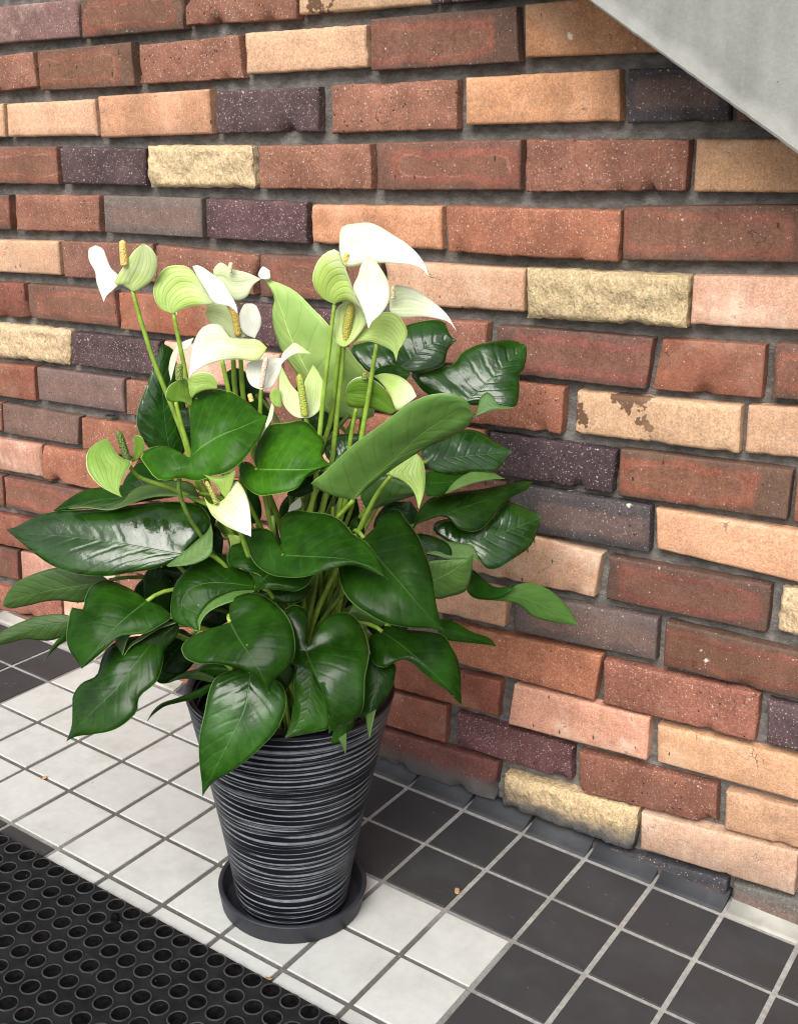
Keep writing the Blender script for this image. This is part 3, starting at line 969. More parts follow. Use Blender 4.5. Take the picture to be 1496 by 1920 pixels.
# ------------------------------------------------------------------ plant
SOIL = POT_C + POT_AX * (PH - .03)
plant = empty('anthurium_plant', SOIL)
tag(plant, 'bushy plant with glossy heart-shaped green leaves and white hooded flowers in the striped pot', 'potted plant')
PA = POT_AX.cross(Vector((0, 1, 0))).normalized(); PB = POT_AX.cross(PA)

def petiole_path(B, out=None, n=18, spread=.055):
    a = random.uniform(0, 2 * pi); r = spread * math.sqrt(random.random())
    S = PA * (r * cos(a)) + PB * (r * sin(a)) - POT_AX * .005
    H = (B - S).length
    lean = (B - S); lean -= POT_AX * lean.dot(POT_AX)
    C1 = S + POT_AX * (H * .5) + lean * .12
    C2 = B - (out * (H * .22) if out is not None else Vector((0, 0, H * .25))) + Vector((0, 0, H * .02))
    return [S * (1 - t) ** 3 + C1 * 3 * t * (1 - t) ** 2 + C2 * 3 * t * t * (1 - t) + B * t ** 3 for t in [q / n for q in range(n + 1)]]

def ruled(Lp, Rp, Mp, cup, N=26, K=6, amp=.0009, seed=0, lobed=True):
    """grid between two edges and the rib: verts, faces, uv"""
    L, R = catmull(Lp, N), catmull(Rp, N)
    base, tip = Vector(Mp[0]), Vector(Mp[-1])
    ax = tip - base; l2 = ax.length_squared
    fineM = catmull(Mp, 60)
    ms, hi = [], 0
    for q in range(N + 1):
        s = q / N
        if lobed:
            a = .5 * ((L[q] - base).dot(ax) + (R[q] - base).dot(ax)) / l2
            hi = max(hi, min(1, a)); ms.append(.9 * hi + .1 * s)
        else:
            ms.append(s)
    ms[-1] = 1.0; ms[0] = 0.0
    ref = ax.cross(R[N // 2] - L[N // 2])
    mid_p = (L[N // 2] + R[N // 2]) / 2
    if ref.dot(CAM_LOC - SOIL - mid_p) < 0: ref = -ref
    V, UVs = [], []
    for q in range(N + 1):
        fm = ms[q] * 60; qi = min(59, int(fm)); m = fineM[qi].lerp(fineM[qi + 1], fm - qi)
        row = []
        for side, E in ((-1, L[q]), (1, R[q])):
            dv = E - m; w_ = dv.length
            nn = ref.normalized()
            pts = []
            for c in range(1, K + 1):
                t = c / K
                p = m + dv * t + nn * (cup * w_ * 4 * t * (1 - t) * .5)
                p += nn * (amp * w_ / .05 * noise.noise(Vector((ms[q] * 5 + seed, t * 2.5 * side, seed))) * 2.2)
                p += nn * (.0003 * math.sin((ms[q] * 8 - t * 2.0) * 2 * pi) * t * (1 - t) * 4 * min(1, w_ / .05) if lobed else 0)
                pts.append((p, (ms[q], side * t)))
            row.append(pts)
        for p, u in reversed(row[0]): V.append(p); UVs.append(u)
        V.append(m); UVs.append((ms[q], 0.0))
        for p, u in row[1]: V.append(p); UVs.append(u)
    Wd = 2 * K + 1
    Fc = []
    for q in range(N):
        for c in range(Wd - 1):
            a = q * Wd + c
            Fc.append((a, a + 1, a + Wd + 1, a + Wd))
    # turn every face so that its normal points along ref
    a, b_, c, d = [V[x] for x in Fc[(N // 2) * (Wd - 1) + K]]
    if (b_ - a).cross(d - a).dot(ref) < 0:
        Fc = [tuple(reversed(x)) for x in Fc]
    return V, Fc, UVs, ref.normalized()

def vecs(flat, o=None):
    return [Vector((flat[q], flat[q + 1], flat[q + 2])) / 1e4 - SOIL for q in range(0, len(flat), 3)]

def thicken(o, t=.0006, off=1, rim=3):
    md = o.modifiers.new('thickness', 'SOLIDIFY')
    md.thickness = t; md.offset = -1; md.material_offset = off; md.material_offset_rim = rim
    md.use_quality_normals = True

LEAVES = [
([1226,-3904,5540,1602,-3897,5598,2009,-3814,5617,2291,-3749,5547,2448,-3731,5459],[1226,-3904,5540,1066,-3792,5606,925,-3711,5689,779,-3716,5715,652,-3786,5690,640,-3868,5635,722,-3916,5585,806,-3987,5519,969,-4064,5436,1179,-4089,5382,1424,-4084,5393,1627,-4065,5434,1799,-3980,5498,1943,-3890,5542,2070,-3809,5561,2221,-3766,5528,2448,-3731,5459],[1226,-3904,5540,1085,-3767,5619,962,-3631,5738,936,-3526,5817,1016,-3432,5869,1272,-3441,5897,1516,-3436,5906,1720,-3465,5865,1882,-3529,5788,2044,-3538,5730,2179,-3571,5652,2296,-3630,5558,2448,-3731,5459],0.12,0,(1,1,1),0.09,1,[]),
([1742,-3146,5576,2053,-3316,5457,2377,-3428,5299,2659,-3463,5085,2889,-3379,4826],[1742,-3146,5576,1634,-3135,5590,1570,-3231,5554,1577,-3367,5452,1660,-3519,5348,1746,-3632,5283,1872,-3741,5208,2042,-3819,5128,2226,-3821,5059,2416,-3780,4976,2597,-3655,4910,2752,-3487,4863,2889,-3379,4826],[1742,-3146,5576,1745,-3025,5610,1789,-2919,5665,1818,-2775,5755,1881,-2685,5788,2045,-2764,5734,2221,-2855,5657,2364,-2943,5570,2490,-3040,5461,2623,-3152,5306,2742,-3279,5091,2819,-3336,4921,2889,-3379,4826],0.12,0,(0.8,0.8,0.8),0.09,1,[]),
([823,-4396,4863,1103,-4568,4789,1368,-4662,4647,1494,-4673,4456,1525,-4650,4309],[823,-4396,4863,732,-4427,4823,647,-4508,4792,547,-4598,4762,466,-4701,4711,441,-4783,4651,508,-4841,4617,624,-4900,4596,811,-4904,4589,921,-4858,4603,1053,-4813,4604,1209,-4767,4580,1315,-4724,4550,1401,-4686,4499,1462,-4656,4420,1488,-4638,4337,1525,-4650,4309],[823,-4396,4863,762,-4322,4901,708,-4269,4975,719,-4185,5046,820,-4084,5085,944,-4025,5076,1072,-4003,5032,1283,-4081,5002,1474,-4171,4939,1594,-4259,4836,1657,-4336,4699,1650,-4402,4583,1607,-4472,4510,1546,-4553,4457,1514,-4604,4366,1525,-4650,4309],0.12,0,(1,1,1),0.09,1,[]),
([1353,-3808,4421,1460,-3901,4372,1592,-3984,4301,1765,-4074,4142,1853,-4120,3890,1850,-4111,3655],[1353,-3808,4421,1282,-3772,4448,1256,-3709,4545,1259,-3625,4642,1217,-3571,4742,1138,-3579,4799,1049,-3630,4813,1005,-3705,4761,1050,-3817,4589,1154,-3911,4391,1315,-4007,4311,1390,-3979,4311,1537,-3952,4291,1677,-3979,4223,1795,-4022,4100,1854,-4048,3959,1859,-4069,3814,1850,-4111,3655],[1353,-3808,4421,1359,-3737,4425,1377,-3656,4506,1392,-3536,4636,1449,-3436,4706,1540,-3356,4727,1648,-3304,4697,1765,-3303,4599,1880,-3370,4504,2006,-3505,4417,2062,-3632,4313,2089,-3731,4198,2122,-3789,4058,2119,-3830,3881,2058,-3883,3778,1979,-3949,3709,1907,-4017,3703,1850,-4111,3655],0.12,0,(1,1,1),0.2,1,[]),
([1869,-3057,4433,2164,-3103,4345,2478,-3096,4156,2699,-3004,3905,2809,-2909,3667],[1869,-3057,4433,1797,-3082,4414,1760,-3169,4375,1838,-3268,4270,1927,-3359,4200,2045,-3364,4166,2122,-3308,4174,2162,-3238,4206,2227,-3173,4220,2325,-3142,4184,2429,-3132,4107,2561,-3080,3991,2668,-3000,3875,2730,-2946,3772,2809,-2909,3667],[1869,-3057,4433,1857,-2963,4458,1960,-2941,4453,2126,-2896,4446,2309,-2813,4434,2477,-2732,4393,2593,-2744,4273,2679,-2753,4145,2737,-2798,3973,2762,-2846,3827,2809,-2909,3667],0.12,0,(1,1,1),0.09,1,[]),
([-271,-4545,4933,-313,-4793,4849,-371,-5026,4726,-434,-5227,4565,-508,-5370,4403],[-271,-4545,4933,-390,-4508,4952,-502,-4508,4994,-628,-4528,5034,-785,-4569,5076,-894,-4652,5078,-942,-4767,5033,-916,-4875,4956,-856,-4956,4878,-906,-4984,4871,-988,-5002,4880,-952,-5106,4773,-888,-5217,4632,-794,-5278,4531,-656,-5314,4451,-508,-5370,4403],[-271,-4545,4933,-211,-4493,4907,-74,-4487,4869,67,-4524,4799,24,-4671,4747,-41,-4814,4708,-154,-4906,4694,-273,-4985,4680,-326,-5095,4611,-392,-5203,4526,-473,-5288,4447,-508,-5370,4403],0.12,0,(1,1,1),0.09,1,[]),
([66,-4436,4710,-88,-4584,4578,-262,-4715,4487,-373,-4805,4420,-426,-4893,4313],[66,-4436,4710,-18,-4415,4722,-114,-4473,4697,-203,-4542,4646,-330,-4665,4535,-419,-4767,4432,-426,-4893,4313],[66,-4436,4710,79,-4450,4594,22,-4543,4482,-76,-4642,4388,-232,-4721,4371,-356,-4760,4397,-417,-4804,4369,-426,-4893,4313],0.12,0,(0.6,0.6,0.6),0.09,1,[([91,-4460,4726,-45,-4523,4721,-144,-4597,4670,-272,-4717,4565,-362,-4816,4467,-400,-4915,4329],[138,-4504,4755,58,-4560,4721,-53,-4637,4675,-196,-4766,4565,-285,-4845,4499,-350,-4957,4361],'un'),([-502,-4821,4561,-523,-4846,4534,-488,-4874,4462,-400,-4915,4329],[-321,-4792,4612,-342,-4827,4569,-345,-4866,4507,-350,-4957,4361],'un')]),
([-160,-4587,4523,-157,-4815,4399,-188,-5023,4262,-240,-5203,4115,-397,-5400,3923,-632,-5621,3592],[-160,-4587,4523,-316,-4615,4524,-455,-4728,4512,-587,-4896,4447,-594,-5026,4344,-557,-5153,4211,-693,-5261,4132,-735,-5360,4014,-690,-5427,3899,-639,-5516,3731,-632,-5621,3592],[-160,-4587,4523,-112,-4558,4482,-11,-4629,4406,68,-4729,4325,122,-4901,4201,47,-5060,4106,43,-5129,4046,88,-5201,3962,7,-5322,3849,-133,-5415,3762,-340,-5489,3699,-542,-5548,3642,-632,-5621,3592],0.12,0,(1,1,1),0.2,1,[]),
([927,-4265,4217,1003,-4489,3916,925,-4707,3580,783,-4859,3213,659,-4928,2923],[927,-4265,4217,791,-4285,4237,700,-4368,4231,612,-4486,4184,599,-4591,4071,615,-4714,3858,604,-4809,3643,609,-4859,3449,628,-4887,3219,638,-4895,3056,659,-4928,2923],[927,-4265,4217,1059,-4153,4186,1221,-4103,4087,1323,-4150,3959,1356,-4242,3835,1334,-4371,3675,1257,-4484,3550,1109,-4628,3373,939,-4744,3220,788,-4826,3114,698,-4872,3008,659,-4928,2923],0.12,0,(1.3,1.35,1.5),0.3,1,[]),
([1035,-4021,4278,904,-4161,4109,774,-4305,3929,670,-4420,3787],[1035,-4021,4278,851,-4081,4258,698,-4180,4224,624,-4248,4156,645,-4290,4020,672,-4329,3885,670,-4420,3787],[1035,-4021,4278,1168,-3907,4248,1249,-3880,4203,1251,-3924,4091,1199,-4007,3955,1075,-4123,3836,925,-4227,3785,768,-4318,3778,670,-4420,3787],0.12,0,(0.6,0.6,0.6),0.09,1,[]),
([1371,-3796,4289,1416,-3843,4030,1420,-3928,3737,1357,-4034,3528,1239,-4145,3427],[1371,-3796,4289,1279,-3818,4249,1229,-3880,4158,1250,-3944,3899,1253,-4027,3616,1239,-4145,3427],[1371,-3796,4289,1422,-3737,4196,1518,-3738,3974,1596,-3757,3736,1614,-3812,3510,1539,-3877,3467,1394,-3985,3438,1239,-4145,3427],0.12,0,(2.2,2.0,2.4),0.4,1,[]),
([1800,-3105,4182,1882,-3206,3991,1942,-3329,3794,1981,-3486,3575,2021,-3621,3383],[1800,-3105,4182,1674,-3197,4103,1676,-3339,3931,1745,-3498,3684,1852,-3535,3549,1893,-3488,3571,2021,-3621,3383],[1800,-3105,4182,1899,-3051,4088,2011,-3025,4023,2042,-3103,3904,2045,-3191,3796,2006,-3302,3696,1971,-3395,3615,1986,-3490,3490,2021,-3621,3383],0.12,0,(1,1,1),0.09,1,[([1925,-3539,3613,1961,-3576,3540,2036,-3642,3399],[2034,-3480,3690,2044,-3554,3594,2065,-3681,3428],'un')]),
([1726,-3622,3604,1731,-3664,3455,1735,-3702,3318,1755,-3732,3174],[1726,-3622,3604,1635,-3646,3556,1601,-3715,3408,1591,-3768,3253,1652,-3713,3298,1755,-3732,3174],[1726,-3622,3604,1774,-3548,3567,1781,-3580,3447,1728,-3637,3378,1730,-3668,3271,1755,-3732,3174],0.12,0,(1,1,1),0.09,0,[([1685,-3753,3351,1722,-3749,3283,1767,-3748,3186],[1781,-3714,3434,1786,-3739,3339,1789,-3776,3208],'un')]),
([105,-4016,3760,-84,-4141,3619,-292,-4242,3533,-476,-4333,3454,-608,-4466,3274],[105,-4016,3760,-8,-4029,3707,-124,-4097,3637,-327,-4206,3534,-511,-4297,3455,-601,-4373,3359,-608,-4466,3274],[105,-4016,3760,61,-4037,3659,-61,-4119,3566,-310,-4231,3479,-466,-4304,3421,-582,-4388,3322,-608,-4466,3274],0.12,0,(1,1,1),0.09,1,[]),
([-186,-3695,3574,-354,-3742,3624,-535,-3833,3610,-734,-3983,3511],[-186,-3695,3574,-295,-3664,3624,-411,-3695,3660,-546,-3771,3637,-661,-3853,3587,-734,-3983,3511],[-186,-3695,3574,-246,-3704,3518,-394,-3758,3540,-544,-3824,3546,-667,-3893,3523,-734,-3983,3511],0.12,1,(0.8,0.9,0.8),0.09,1,[]),
([74,-3633,3700,-45,-3684,3749,-180,-3770,3761,-294,-3865,3739],[74,-3633,3700,-32,-3600,3772,-172,-3679,3800,-271,-3763,3777,-294,-3865,3739],[74,-3633,3700,7,-3662,3638,-130,-3746,3655,-228,-3793,3687,-294,-3865,3739],0.12,0,(0.7,0.8,0.6),0.09,1,[]),
([707,-3833,5041,501,-4019,5108,298,-4185,5129,164,-4333,5068,163,-4455,4922,314,-4531,4794,481,-4534,4719],[707,-3833,5041,559,-3722,5131,393,-3703,5221,219,-3733,5296,109,-3848,5329,40,-3996,5310,12,-4170,5219,-36,-4325,5093,-6,-4436,4948,87,-4547,4839,175,-4571,4785,296,-4534,4753,391,-4503,4730,481,-4534,4719],[707,-3833,5041,687,-3886,5005,586,-4002,5029,502,-4147,5009,433,-4278,4956,394,-4375,4884,396,-4459,4783,481,-4534,4719],0.12,0,(1,1,1),0.09,1,[([769,-3887,5036,638,-4056,5067,555,-4201,5049,487,-4332,4996,450,-4429,4924,444,-4511,4829,511,-4562,4738],[821,-3944,5069,802,-4086,5050,738,-4234,5032,626,-4390,4993,560,-4487,4935,540,-4560,4859,566,-4616,4774],'un')]),
([985,-3649,5350,967,-3773,5290,940,-3932,5217,935,-4096,5134],[985,-3649,5350,740,-3623,5422,524,-3683,5479,394,-3798,5469,396,-3896,5414,451,-3965,5354,538,-3999,5300,609,-3938,5305,688,-3906,5290,780,-3929,5240,857,-3982,5181,935,-4096,5134],[985,-3649,5350,1113,-3530,5319,1315,-3508,5249,1351,-3568,5202,1338,-3731,5122,1279,-3819,5099,1139,-3892,5117,990,-3984,5127,935,-4096,5134],0.12,0,(1,1,1),0.09,1,[]),
([989,-3408,5002,931,-3535,4940,826,-3647,4915,681,-3744,4922],[989,-3408,5002,848,-3425,5012,706,-3538,5006,640,-3654,4957,681,-3744,4922],[989,-3408,5002,1102,-3345,4936,1125,-3400,4883,1087,-3513,4821,952,-3633,4806,823,-3690,4833,681,-3744,4922],0.12,0,(0.7,0.7,0.7),0.09,1,[]),
([86,-4251,5481,24,-4305,5470,-530,-4536,5561,-1155,-4745,5607,-1653,-4889,5605,-2004,-4957,5617],[86,-4251,5481,91,-4156,5525,136,-4094,5575,209,-3989,5661,214,-3914,5744,146,-3872,5820,2,-3854,5904,-226,-3954,5930,-486,-4112,5931,-835,-4333,5880,-1122,-4474,5851,-1433,-4596,5832,-1637,-4694,5783,-1785,-4782,5722,-1914,-4873,5644,-2004,-4957,5617],[86,-4251,5481,36,-4283,5420,-30,-4382,5366,-174,-4514,5323,-358,-4637,5299,-601,-4787,5261,-898,-4907,5258,-1125,-4957,5289,-1358,-4976,5347,-1621,-4967,5442,-1844,-4951,5526,-2004,-4957,5617],0.18,0,(1.05,1.05,1.05),0.5,1,[([-8,-4443,5381,82,-4279,5484,177,-4135,5597,250,-4031,5682,257,-3959,5760],[41,-4460,5384,216,-4349,5391,351,-4259,5435,420,-4161,5514,344,-4038,5683],'un')]),
([-81,-3769,5992,-385,-3901,5990,-758,-4124,5955,-1186,-4381,5914,-1508,-4663,5834],[-81,-3769,5992,-331,-3669,6070,-634,-3808,6065,-848,-3922,6053,-1042,-4049,6029,-1252,-4169,6013,-1392,-4264,5994,-1476,-4407,5934,-1521,-4554,5862,-1508,-4663,5834],[-81,-3769,5992,-248,-3833,5959,-480,-3984,5930,-732,-4159,5893,-897,-4295,5857,-1067,-4381,5850,-1262,-4486,5838,-1399,-4564,5827,-1508,-4663,5834],0.12,0,(0.9,0.9,0.9),0.09,1,[([-30,-3820,6016,-260,-3746,6110,-666,-3969,6083,-778,-4118,6027,-775,-4265,5945,-896,-4409,5894,-1113,-4472,5910,-1299,-4602,5882],[112,-3953,6029,-94,-4024,6037,-326,-4122,6036,-480,-4237,6009,-595,-4377,5959,-750,-4507,5924,-965,-4576,5936,-1191,-4687,5927],'un')]),
([-1066,-4369,4954,-1338,-4580,4910,-1689,-4767,4840,-2033,-4894,4734,-2310,-4971,4599],[-1066,-4369,4954,-1208,-4428,5055,-1352,-4531,5118,-1530,-4638,5122,-1647,-4699,5108,-1868,-4795,5031,-2087,-4872,4913,-2259,-4923,4738,-2310,-4971,4599],[-1066,-4369,4954,-1197,-4434,4836,-1349,-4552,4686,-1613,-4697,4706,-1803,-4780,4677,-1941,-4832,4633,-2085,-4879,4592,-2236,-4921,4554,-2310,-4971,4599],0.12,1,(0.55,0.6,0.5),0.09,1,[]),
([-1456,-4638,4441,-1758,-4790,4393,-2123,-4988,4264,-2442,-5176,4084],[-1456,-4638,4441,-1569,-4635,4504,-1836,-4762,4496,-2098,-4904,4403,-2342,-5049,4259,-2442,-5176,4084],[-1456,-4638,4441,-1547,-4666,4299,-1624,-4715,4238,-1788,-4803,4181,-2033,-4916,4198,-2217,-5013,4146,-2442,-5176,4084],0.12,1,(0.45,0.5,0.4),0.09,1,[]),
([-1370,-4815,4412,-1436,-4904,4310,-1497,-4988,4208,-1546,-5070,4093],[-1370,-4815,4412,-1448,-4836,4361,-1504,-4905,4287,-1554,-4985,4178,-1546,-5070,4093],[-1370,-4815,4412,-1398,-4827,4300,-1461,-4894,4244,-1529,-4979,4154,-1546,-5070,4093],0.12,0,(1,1,1),0.09,0,[]),
([-542,-4143,4488,-563,-4119,4679,-585,-4089,4900,-601,-4058,5108],[-542,-4143,4488,-667,-4167,4538,-724,-4167,4731,-740,-4133,4952,-702,-4086,5057,-601,-4058,5108],[-542,-4143,4488,-480,-4042,4530,-466,-3988,4751,-504,-3968,4973,-547,-3980,5063,-601,-4058,5108],0.12,0,(0.6,0.65,0.6),0.09,1,[]),
([-895,-3338,6160,-938,-3333,6496,-968,-3298,6874,-984,-3243,7244,-990,-3192,7530],[-895,-3338,6160,-1018,-3439,6250,-1084,-3524,6357,-1144,-3580,6560,-1154,-3561,6722,-1141,-3509,6859,-1112,-3429,7004,-1078,-3332,7184,-1050,-3245,7365,-990,-3192,7530],[-895,-3338,6160,-849,-3172,6200,-833,-3089,6446,-847,-3055,6699,-879,-3048,6955,-916,-3053,7210,-948,-3060,7419,-990,-3192,7530],0.15,0,(1.0,1.15,1.3),0.5,1,[]),
([-466,-3723,6053,-644,-3842,6061,-819,-4011,6039,-915,-4184,5980],[-466,-3723,6053,-651,-3652,6133,-831,-3678,6199,-991,-3756,6224,-1015,-3933,6129,-986,-4059,6041,-915,-4184,5980],[-466,-3723,6053,-470,-3772,5983,-632,-3910,5973,-803,-4082,5947,-915,-4184,5980],0.12,0,(0.6,0.7,0.7),0.09,1,[]),
([246,-4170,6554,328,-4086,6661,473,-3952,6775,654,-3761,6861,795,-3495,6935],[246,-4170,6554,184,-4034,6699,103,-3936,6843,5,-3837,6987,-53,-3751,7098,-41,-3699,7147,51,-3622,7181,164,-3556,7184,294,-3505,7156,421,-3490,7101,508,-3472,7064,600,-3479,7010,691,-3495,6953,795,-3495,6935],[246,-4170,6554,160,-4145,6559,80,-4139,6594,-25,-4138,6634,-152,-4169,6655,-262,-4239,6635,-314,-4315,6588,-287,-4366,6534,-181,-4392,6472,-62,-4427,6397,54,-4422,6359,152,-4357,6379,219,-4312,6393,343,-4282,6373,439,-4245,6371,568,-4196,6418,703,-4151,6448,795,-4060,6518,846,-3918,6621,857,-3715,6750,813,-3563,6854,795,-3495,6935],0.12,0,(2.2,2.1,1.6),0.09,1,[]),
([769,-3694,6379,1030,-3663,6408,1309,-3555,6418,1428,-3438,6426,1498,-3313,6436],[769,-3694,6379,665,-3610,6431,597,-3518,6524,583,-3438,6605,578,-3348,6703,651,-3270,6778,815,-3208,6801,894,-3145,6825,1026,-3097,6798,1157,-3113,6715,1270,-3134,6632,1312,-3226,6560,1357,-3290,6499,1420,-3302,6452,1498,-3313,6436],[769,-3694,6379,663,-3646,6405,570,-3641,6439,534,-3710,6398,590,-3784,6324,702,-3844,6243,824,-3870,6185,957,-3862,6167,1140,-3820,6208,1285,-3742,6249,1331,-3670,6288,1342,-3577,6346,1399,-3461,6386,1447,-3362,6406,1498,-3313,6436],0.12,0,(2.4,2.2,1.6),0.09,1,[]),
([1851,-3446,6128,2036,-3514,6326,2475,-3602,6686,2868,-3671,7026,3160,-3672,7231,3349,-3651,7352,3411,-3571,7278],[1851,-3446,6128,1790,-3430,6119,1687,-3487,6157,1570,-3553,6200,1481,-3617,6259,1463,-3659,6329,1593,-3655,6412,1887,-3708,6661,2170,-3773,6886,2422,-3812,7065,2663,-3840,7235,2882,-3856,7389,3068,-3834,7482,3230,-3773,7511,3363,-3679,7467,3402,-3593,7359,3411,-3571,7278],[1851,-3446,6128,2016,-3453,6263,2229,-3493,6431,2413,-3520,6569,2647,-3540,6732,2862,-3545,6873,3050,-3536,6987,3248,-3501,7083,3354,-3508,7187,3411,-3571,7278],0.15,1,(1.2,1.25,1.1),0.09,1,[]),
([1529,-2751,5718,1711,-2684,5867,1924,-2567,5928,2114,-2445,5933],[1529,-2751,5718,1480,-2810,5920,1595,-2810,6126,1759,-2712,6153,1941,-2563,6068,2114,-2445,5933],[1529,-2751,5718,1646,-2650,5769,1810,-2565,5833,1973,-2481,5897,2114,-2445,5933],0.12,1,(0.5,0.6,0.5),0.09,1,[]),
([1940,-1257,6689,2076,-1072,6849,2212,-793,7055,2332,-452,7256],[1940,-1257,6689,1853,-1235,6714,1693,-1337,6726,1506,-1417,6783,1368,-1419,6887,1263,-1379,7011,1409,-1251,7037,1589,-1127,7067,1678,-1063,7088,1725,-938,7210,1874,-758,7291,2113,-531,7312,2332,-452,7256],[1940,-1257,6689,2002,-1203,6644,2115,-1147,6644,2254,-1059,6658,2370,-1023,6617,2440,-981,6615,2464,-918,6668,2426,-807,6813,2369,-713,6949,2393,-649,6990,2364,-513,7128,2332,-452,7256],0.12,0,(1,1.1,1.2),0.45,1,[([2095,-1303,6556,2097,-1227,6661,2098,-1164,6750,2154,-1095,6798,2246,-1094,6730,2285,-1115,6675,2470,-1036,6631],[2116,-1338,6567,2182,-1290,6582,2243,-1245,6604,2299,-1203,6620,2339,-1173,6630,2413,-1127,6634,2490,-1072,6642],'un')]),
([1174,-1645,7033,1280,-1454,7158,1405,-1229,7304,1539,-1080,7364,1682,-984,7357],[1174,-1645,7033,966,-1734,7032,775,-1761,7149,629,-1708,7320,777,-1548,7379,957,-1352,7453,1091,-1176,7541,1212,-1065,7568,1357,-958,7573,1461,-909,7546,1543,-961,7425,1682,-984,7357],[1174,-1645,7033,1275,-1512,7034,1429,-1399,7038,1572,-1268,7069,1623,-1179,7126,1605,-1096,7230,1617,-1027,7295,1682,-984,7357],0.12,0,(1,1.1,1.2),0.4,1,[]),
([874,-2466,6704,831,-2568,6931,731,-2699,7278,615,-2789,7648,503,-2821,8044,375,-2820,8224,295,-2817,8296],[874,-2466,6704,743,-2508,6788,653,-2617,7030,586,-2680,7198,499,-2735,7368,427,-2772,7522,388,-2795,7716,388,-2800,7915,427,-2792,8064,368,-2789,8178,310,-2787,8239,295,-2817,8296],[874,-2466,6704,1029,-2391,6660,1295,-2339,6685,1386,-2327,6730,1407,-2359,6976,1416,-2464,7244,1327,-2548,7416,1264,-2600,7539,1127,-2672,7737,1027,-2709,7871,890,-2739,7990,817,-2751,8069,686,-2763,8168,520,-2773,8231,362,-2780,8270,295,-2817,8296],0.1,1,(4.4,3.3,4.2),0.09,1,[]),
([1711,-1780,6063,1929,-1534,6078,2201,-1248,6076,2429,-1005,6080],[1711,-1780,6063,1603,-1749,6132,1625,-1636,6216,1740,-1446,6280,1849,-1268,6340,1962,-1157,6332,2089,-1084,6276,2254,-1030,6163,2429,-1005,6080],[1711,-1780,6063,1759,-1768,5961,1923,-1653,5906,2121,-1443,5907,2323,-1250,5888,2373,-1117,5963,2429,-1005,6080],0.12,0,(0.9,1,1),0.5,1,[]),
([1789,-1973,5874,1933,-1792,5842,2163,-1442,5827,2402,-1146,5775],[1789,-1973,5874,1726,-1845,5952,1795,-1743,5946,1951,-1578,5894,2084,-1381,5884,2207,-1213,5866,2402,-1146,5775],[1789,-1973,5874,1839,-2023,5746,1904,-1964,5719,1960,-1878,5714,2034,-1710,5741,2142,-1484,5769,2279,-1252,5774,2402,-1146,5775],0.12,0,(1,1,1),0.09,0,[([2011,-1877,5748,2033,-1667,5847,2116,-1434,5904,2238,-1267,5887,2412,-1165,5782],[2032,-1910,5762,2087,-1796,5775,2193,-1571,5803,2330,-1341,5808,2432,-1199,5795],'un')]),
([1755,-2178,5405,1880,-1942,5435,2014,-1688,5470,2311,-1143,5543,2550,-686,5620],[1755,-2178,5405,1702,-2046,5465,1696,-1941,5524,1727,-1750,5604,1897,-1489,5618,2106,-1210,5613,2311,-914,5624,2424,-755,5628,2550,-686,5620],[1755,-2178,5405,1767,-2070,5404,1811,-1975,5421,1914,-1817,5427,2006,-1765,5385,2090,-1785,5312,2215,-1713,5256,2314,-1583,5251,2353,-1394,5323,2369,-1198,5419,2422,-985,5498,2500,-816,5534,2550,-686,5620],0.12,0,(0.75,0.7,0.7),0.2,1,[]),
([2020,-1705,5048,2129,-1613,5063,2369,-1349,5113,2563,-1059,5167,2706,-788,5213],[2020,-1705,5048,1880,-1718,5102,1752,-1751,5193,1744,-1661,5278,1893,-1508,5295,2101,-1355,5281,2256,-1223,5264,2290,-1070,5365,2319,-974,5416,2476,-855,5349,2607,-782,5264,2706,-788,5213],[2020,-1705,5048,2106,-1600,5027,2185,-1558,5006,2267,-1562,4934,2343,-1607,4826,2428,-1591,4769,2527,-1494,4773,2632,-1285,4856,2712,-1080,4937,2712,-885,5079,2706,-788,5213],0.12,0,(1.1,1.1,1.3),0.5,1,[([1816,-2030,5014,1873,-1853,5113,2042,-1714,5082,2209,-1623,5047,2292,-1641,4960,2345,-1672,4885],[1852,-2083,5040,1966,-2006,5000,2073,-1942,4957,2177,-1847,4943,2268,-1777,4949,2377,-1728,4912],'un')]),
([1978,-2275,4762,2126,-2154,4828,2287,-2030,4950,2416,-1938,5083],[1978,-2275,4762,1952,-2281,4942,2011,-2243,5027,2142,-2124,5023,2331,-1955,5026,2416,-1938,5083],[1978,-2275,4762,2008,-2159,4525,2153,-2032,4534,2255,-1944,4556,2307,-1906,4607,2362,-1892,4819,2416,-1938,5083],0.12,1,(1.0,1.1,0.9),0.09,1,[]),
([2094,-1548,4537,2301,-1271,4302,2562,-922,4149,2835,-573,3862,3020,-344,3636],[2094,-1548,4537,2100,-1476,4638,2175,-1375,4530,2264,-1257,4389,2367,-1118,4329,2462,-988,4335,2567,-846,4332,2688,-688,4245,2808,-537,4086,2923,-399,3855,3020,-344,3636],[2094,-1548,4537,2066,-1530,4389,2137,-1436,4259,2291,-1228,4182,2465,-996,4091,2546,-893,3972,2620,-801,3854,2771,-607,3741,3020,-344,3636],0.12,1,(0.8,0.95,0.75),0.09,1,[([2108,-1574,4465,2142,-1521,4678,2229,-1404,4532,2335,-1263,4386,2494,-1047,4365],[2134,-1619,4438,2197,-1537,4312,2349,-1330,4249,2447,-1195,4282,2519,-1092,4387],'up')]),
([1943,-2019,4052,2133,-1838,3963,2335,-1674,3848,2499,-1556,3742],[1943,-2019,4052,1918,-1890,4114,2048,-1769,4051,2215,-1671,3926,2386,-1539,3824,2499,-1556,3742],[1943,-2019,4052,1980,-2024,3934,2060,-1958,3889,2259,-1750,3811,2356,-1646,3775,2499,-1556,3742],0.12,0,(1,1,1),0.09,0,[]),
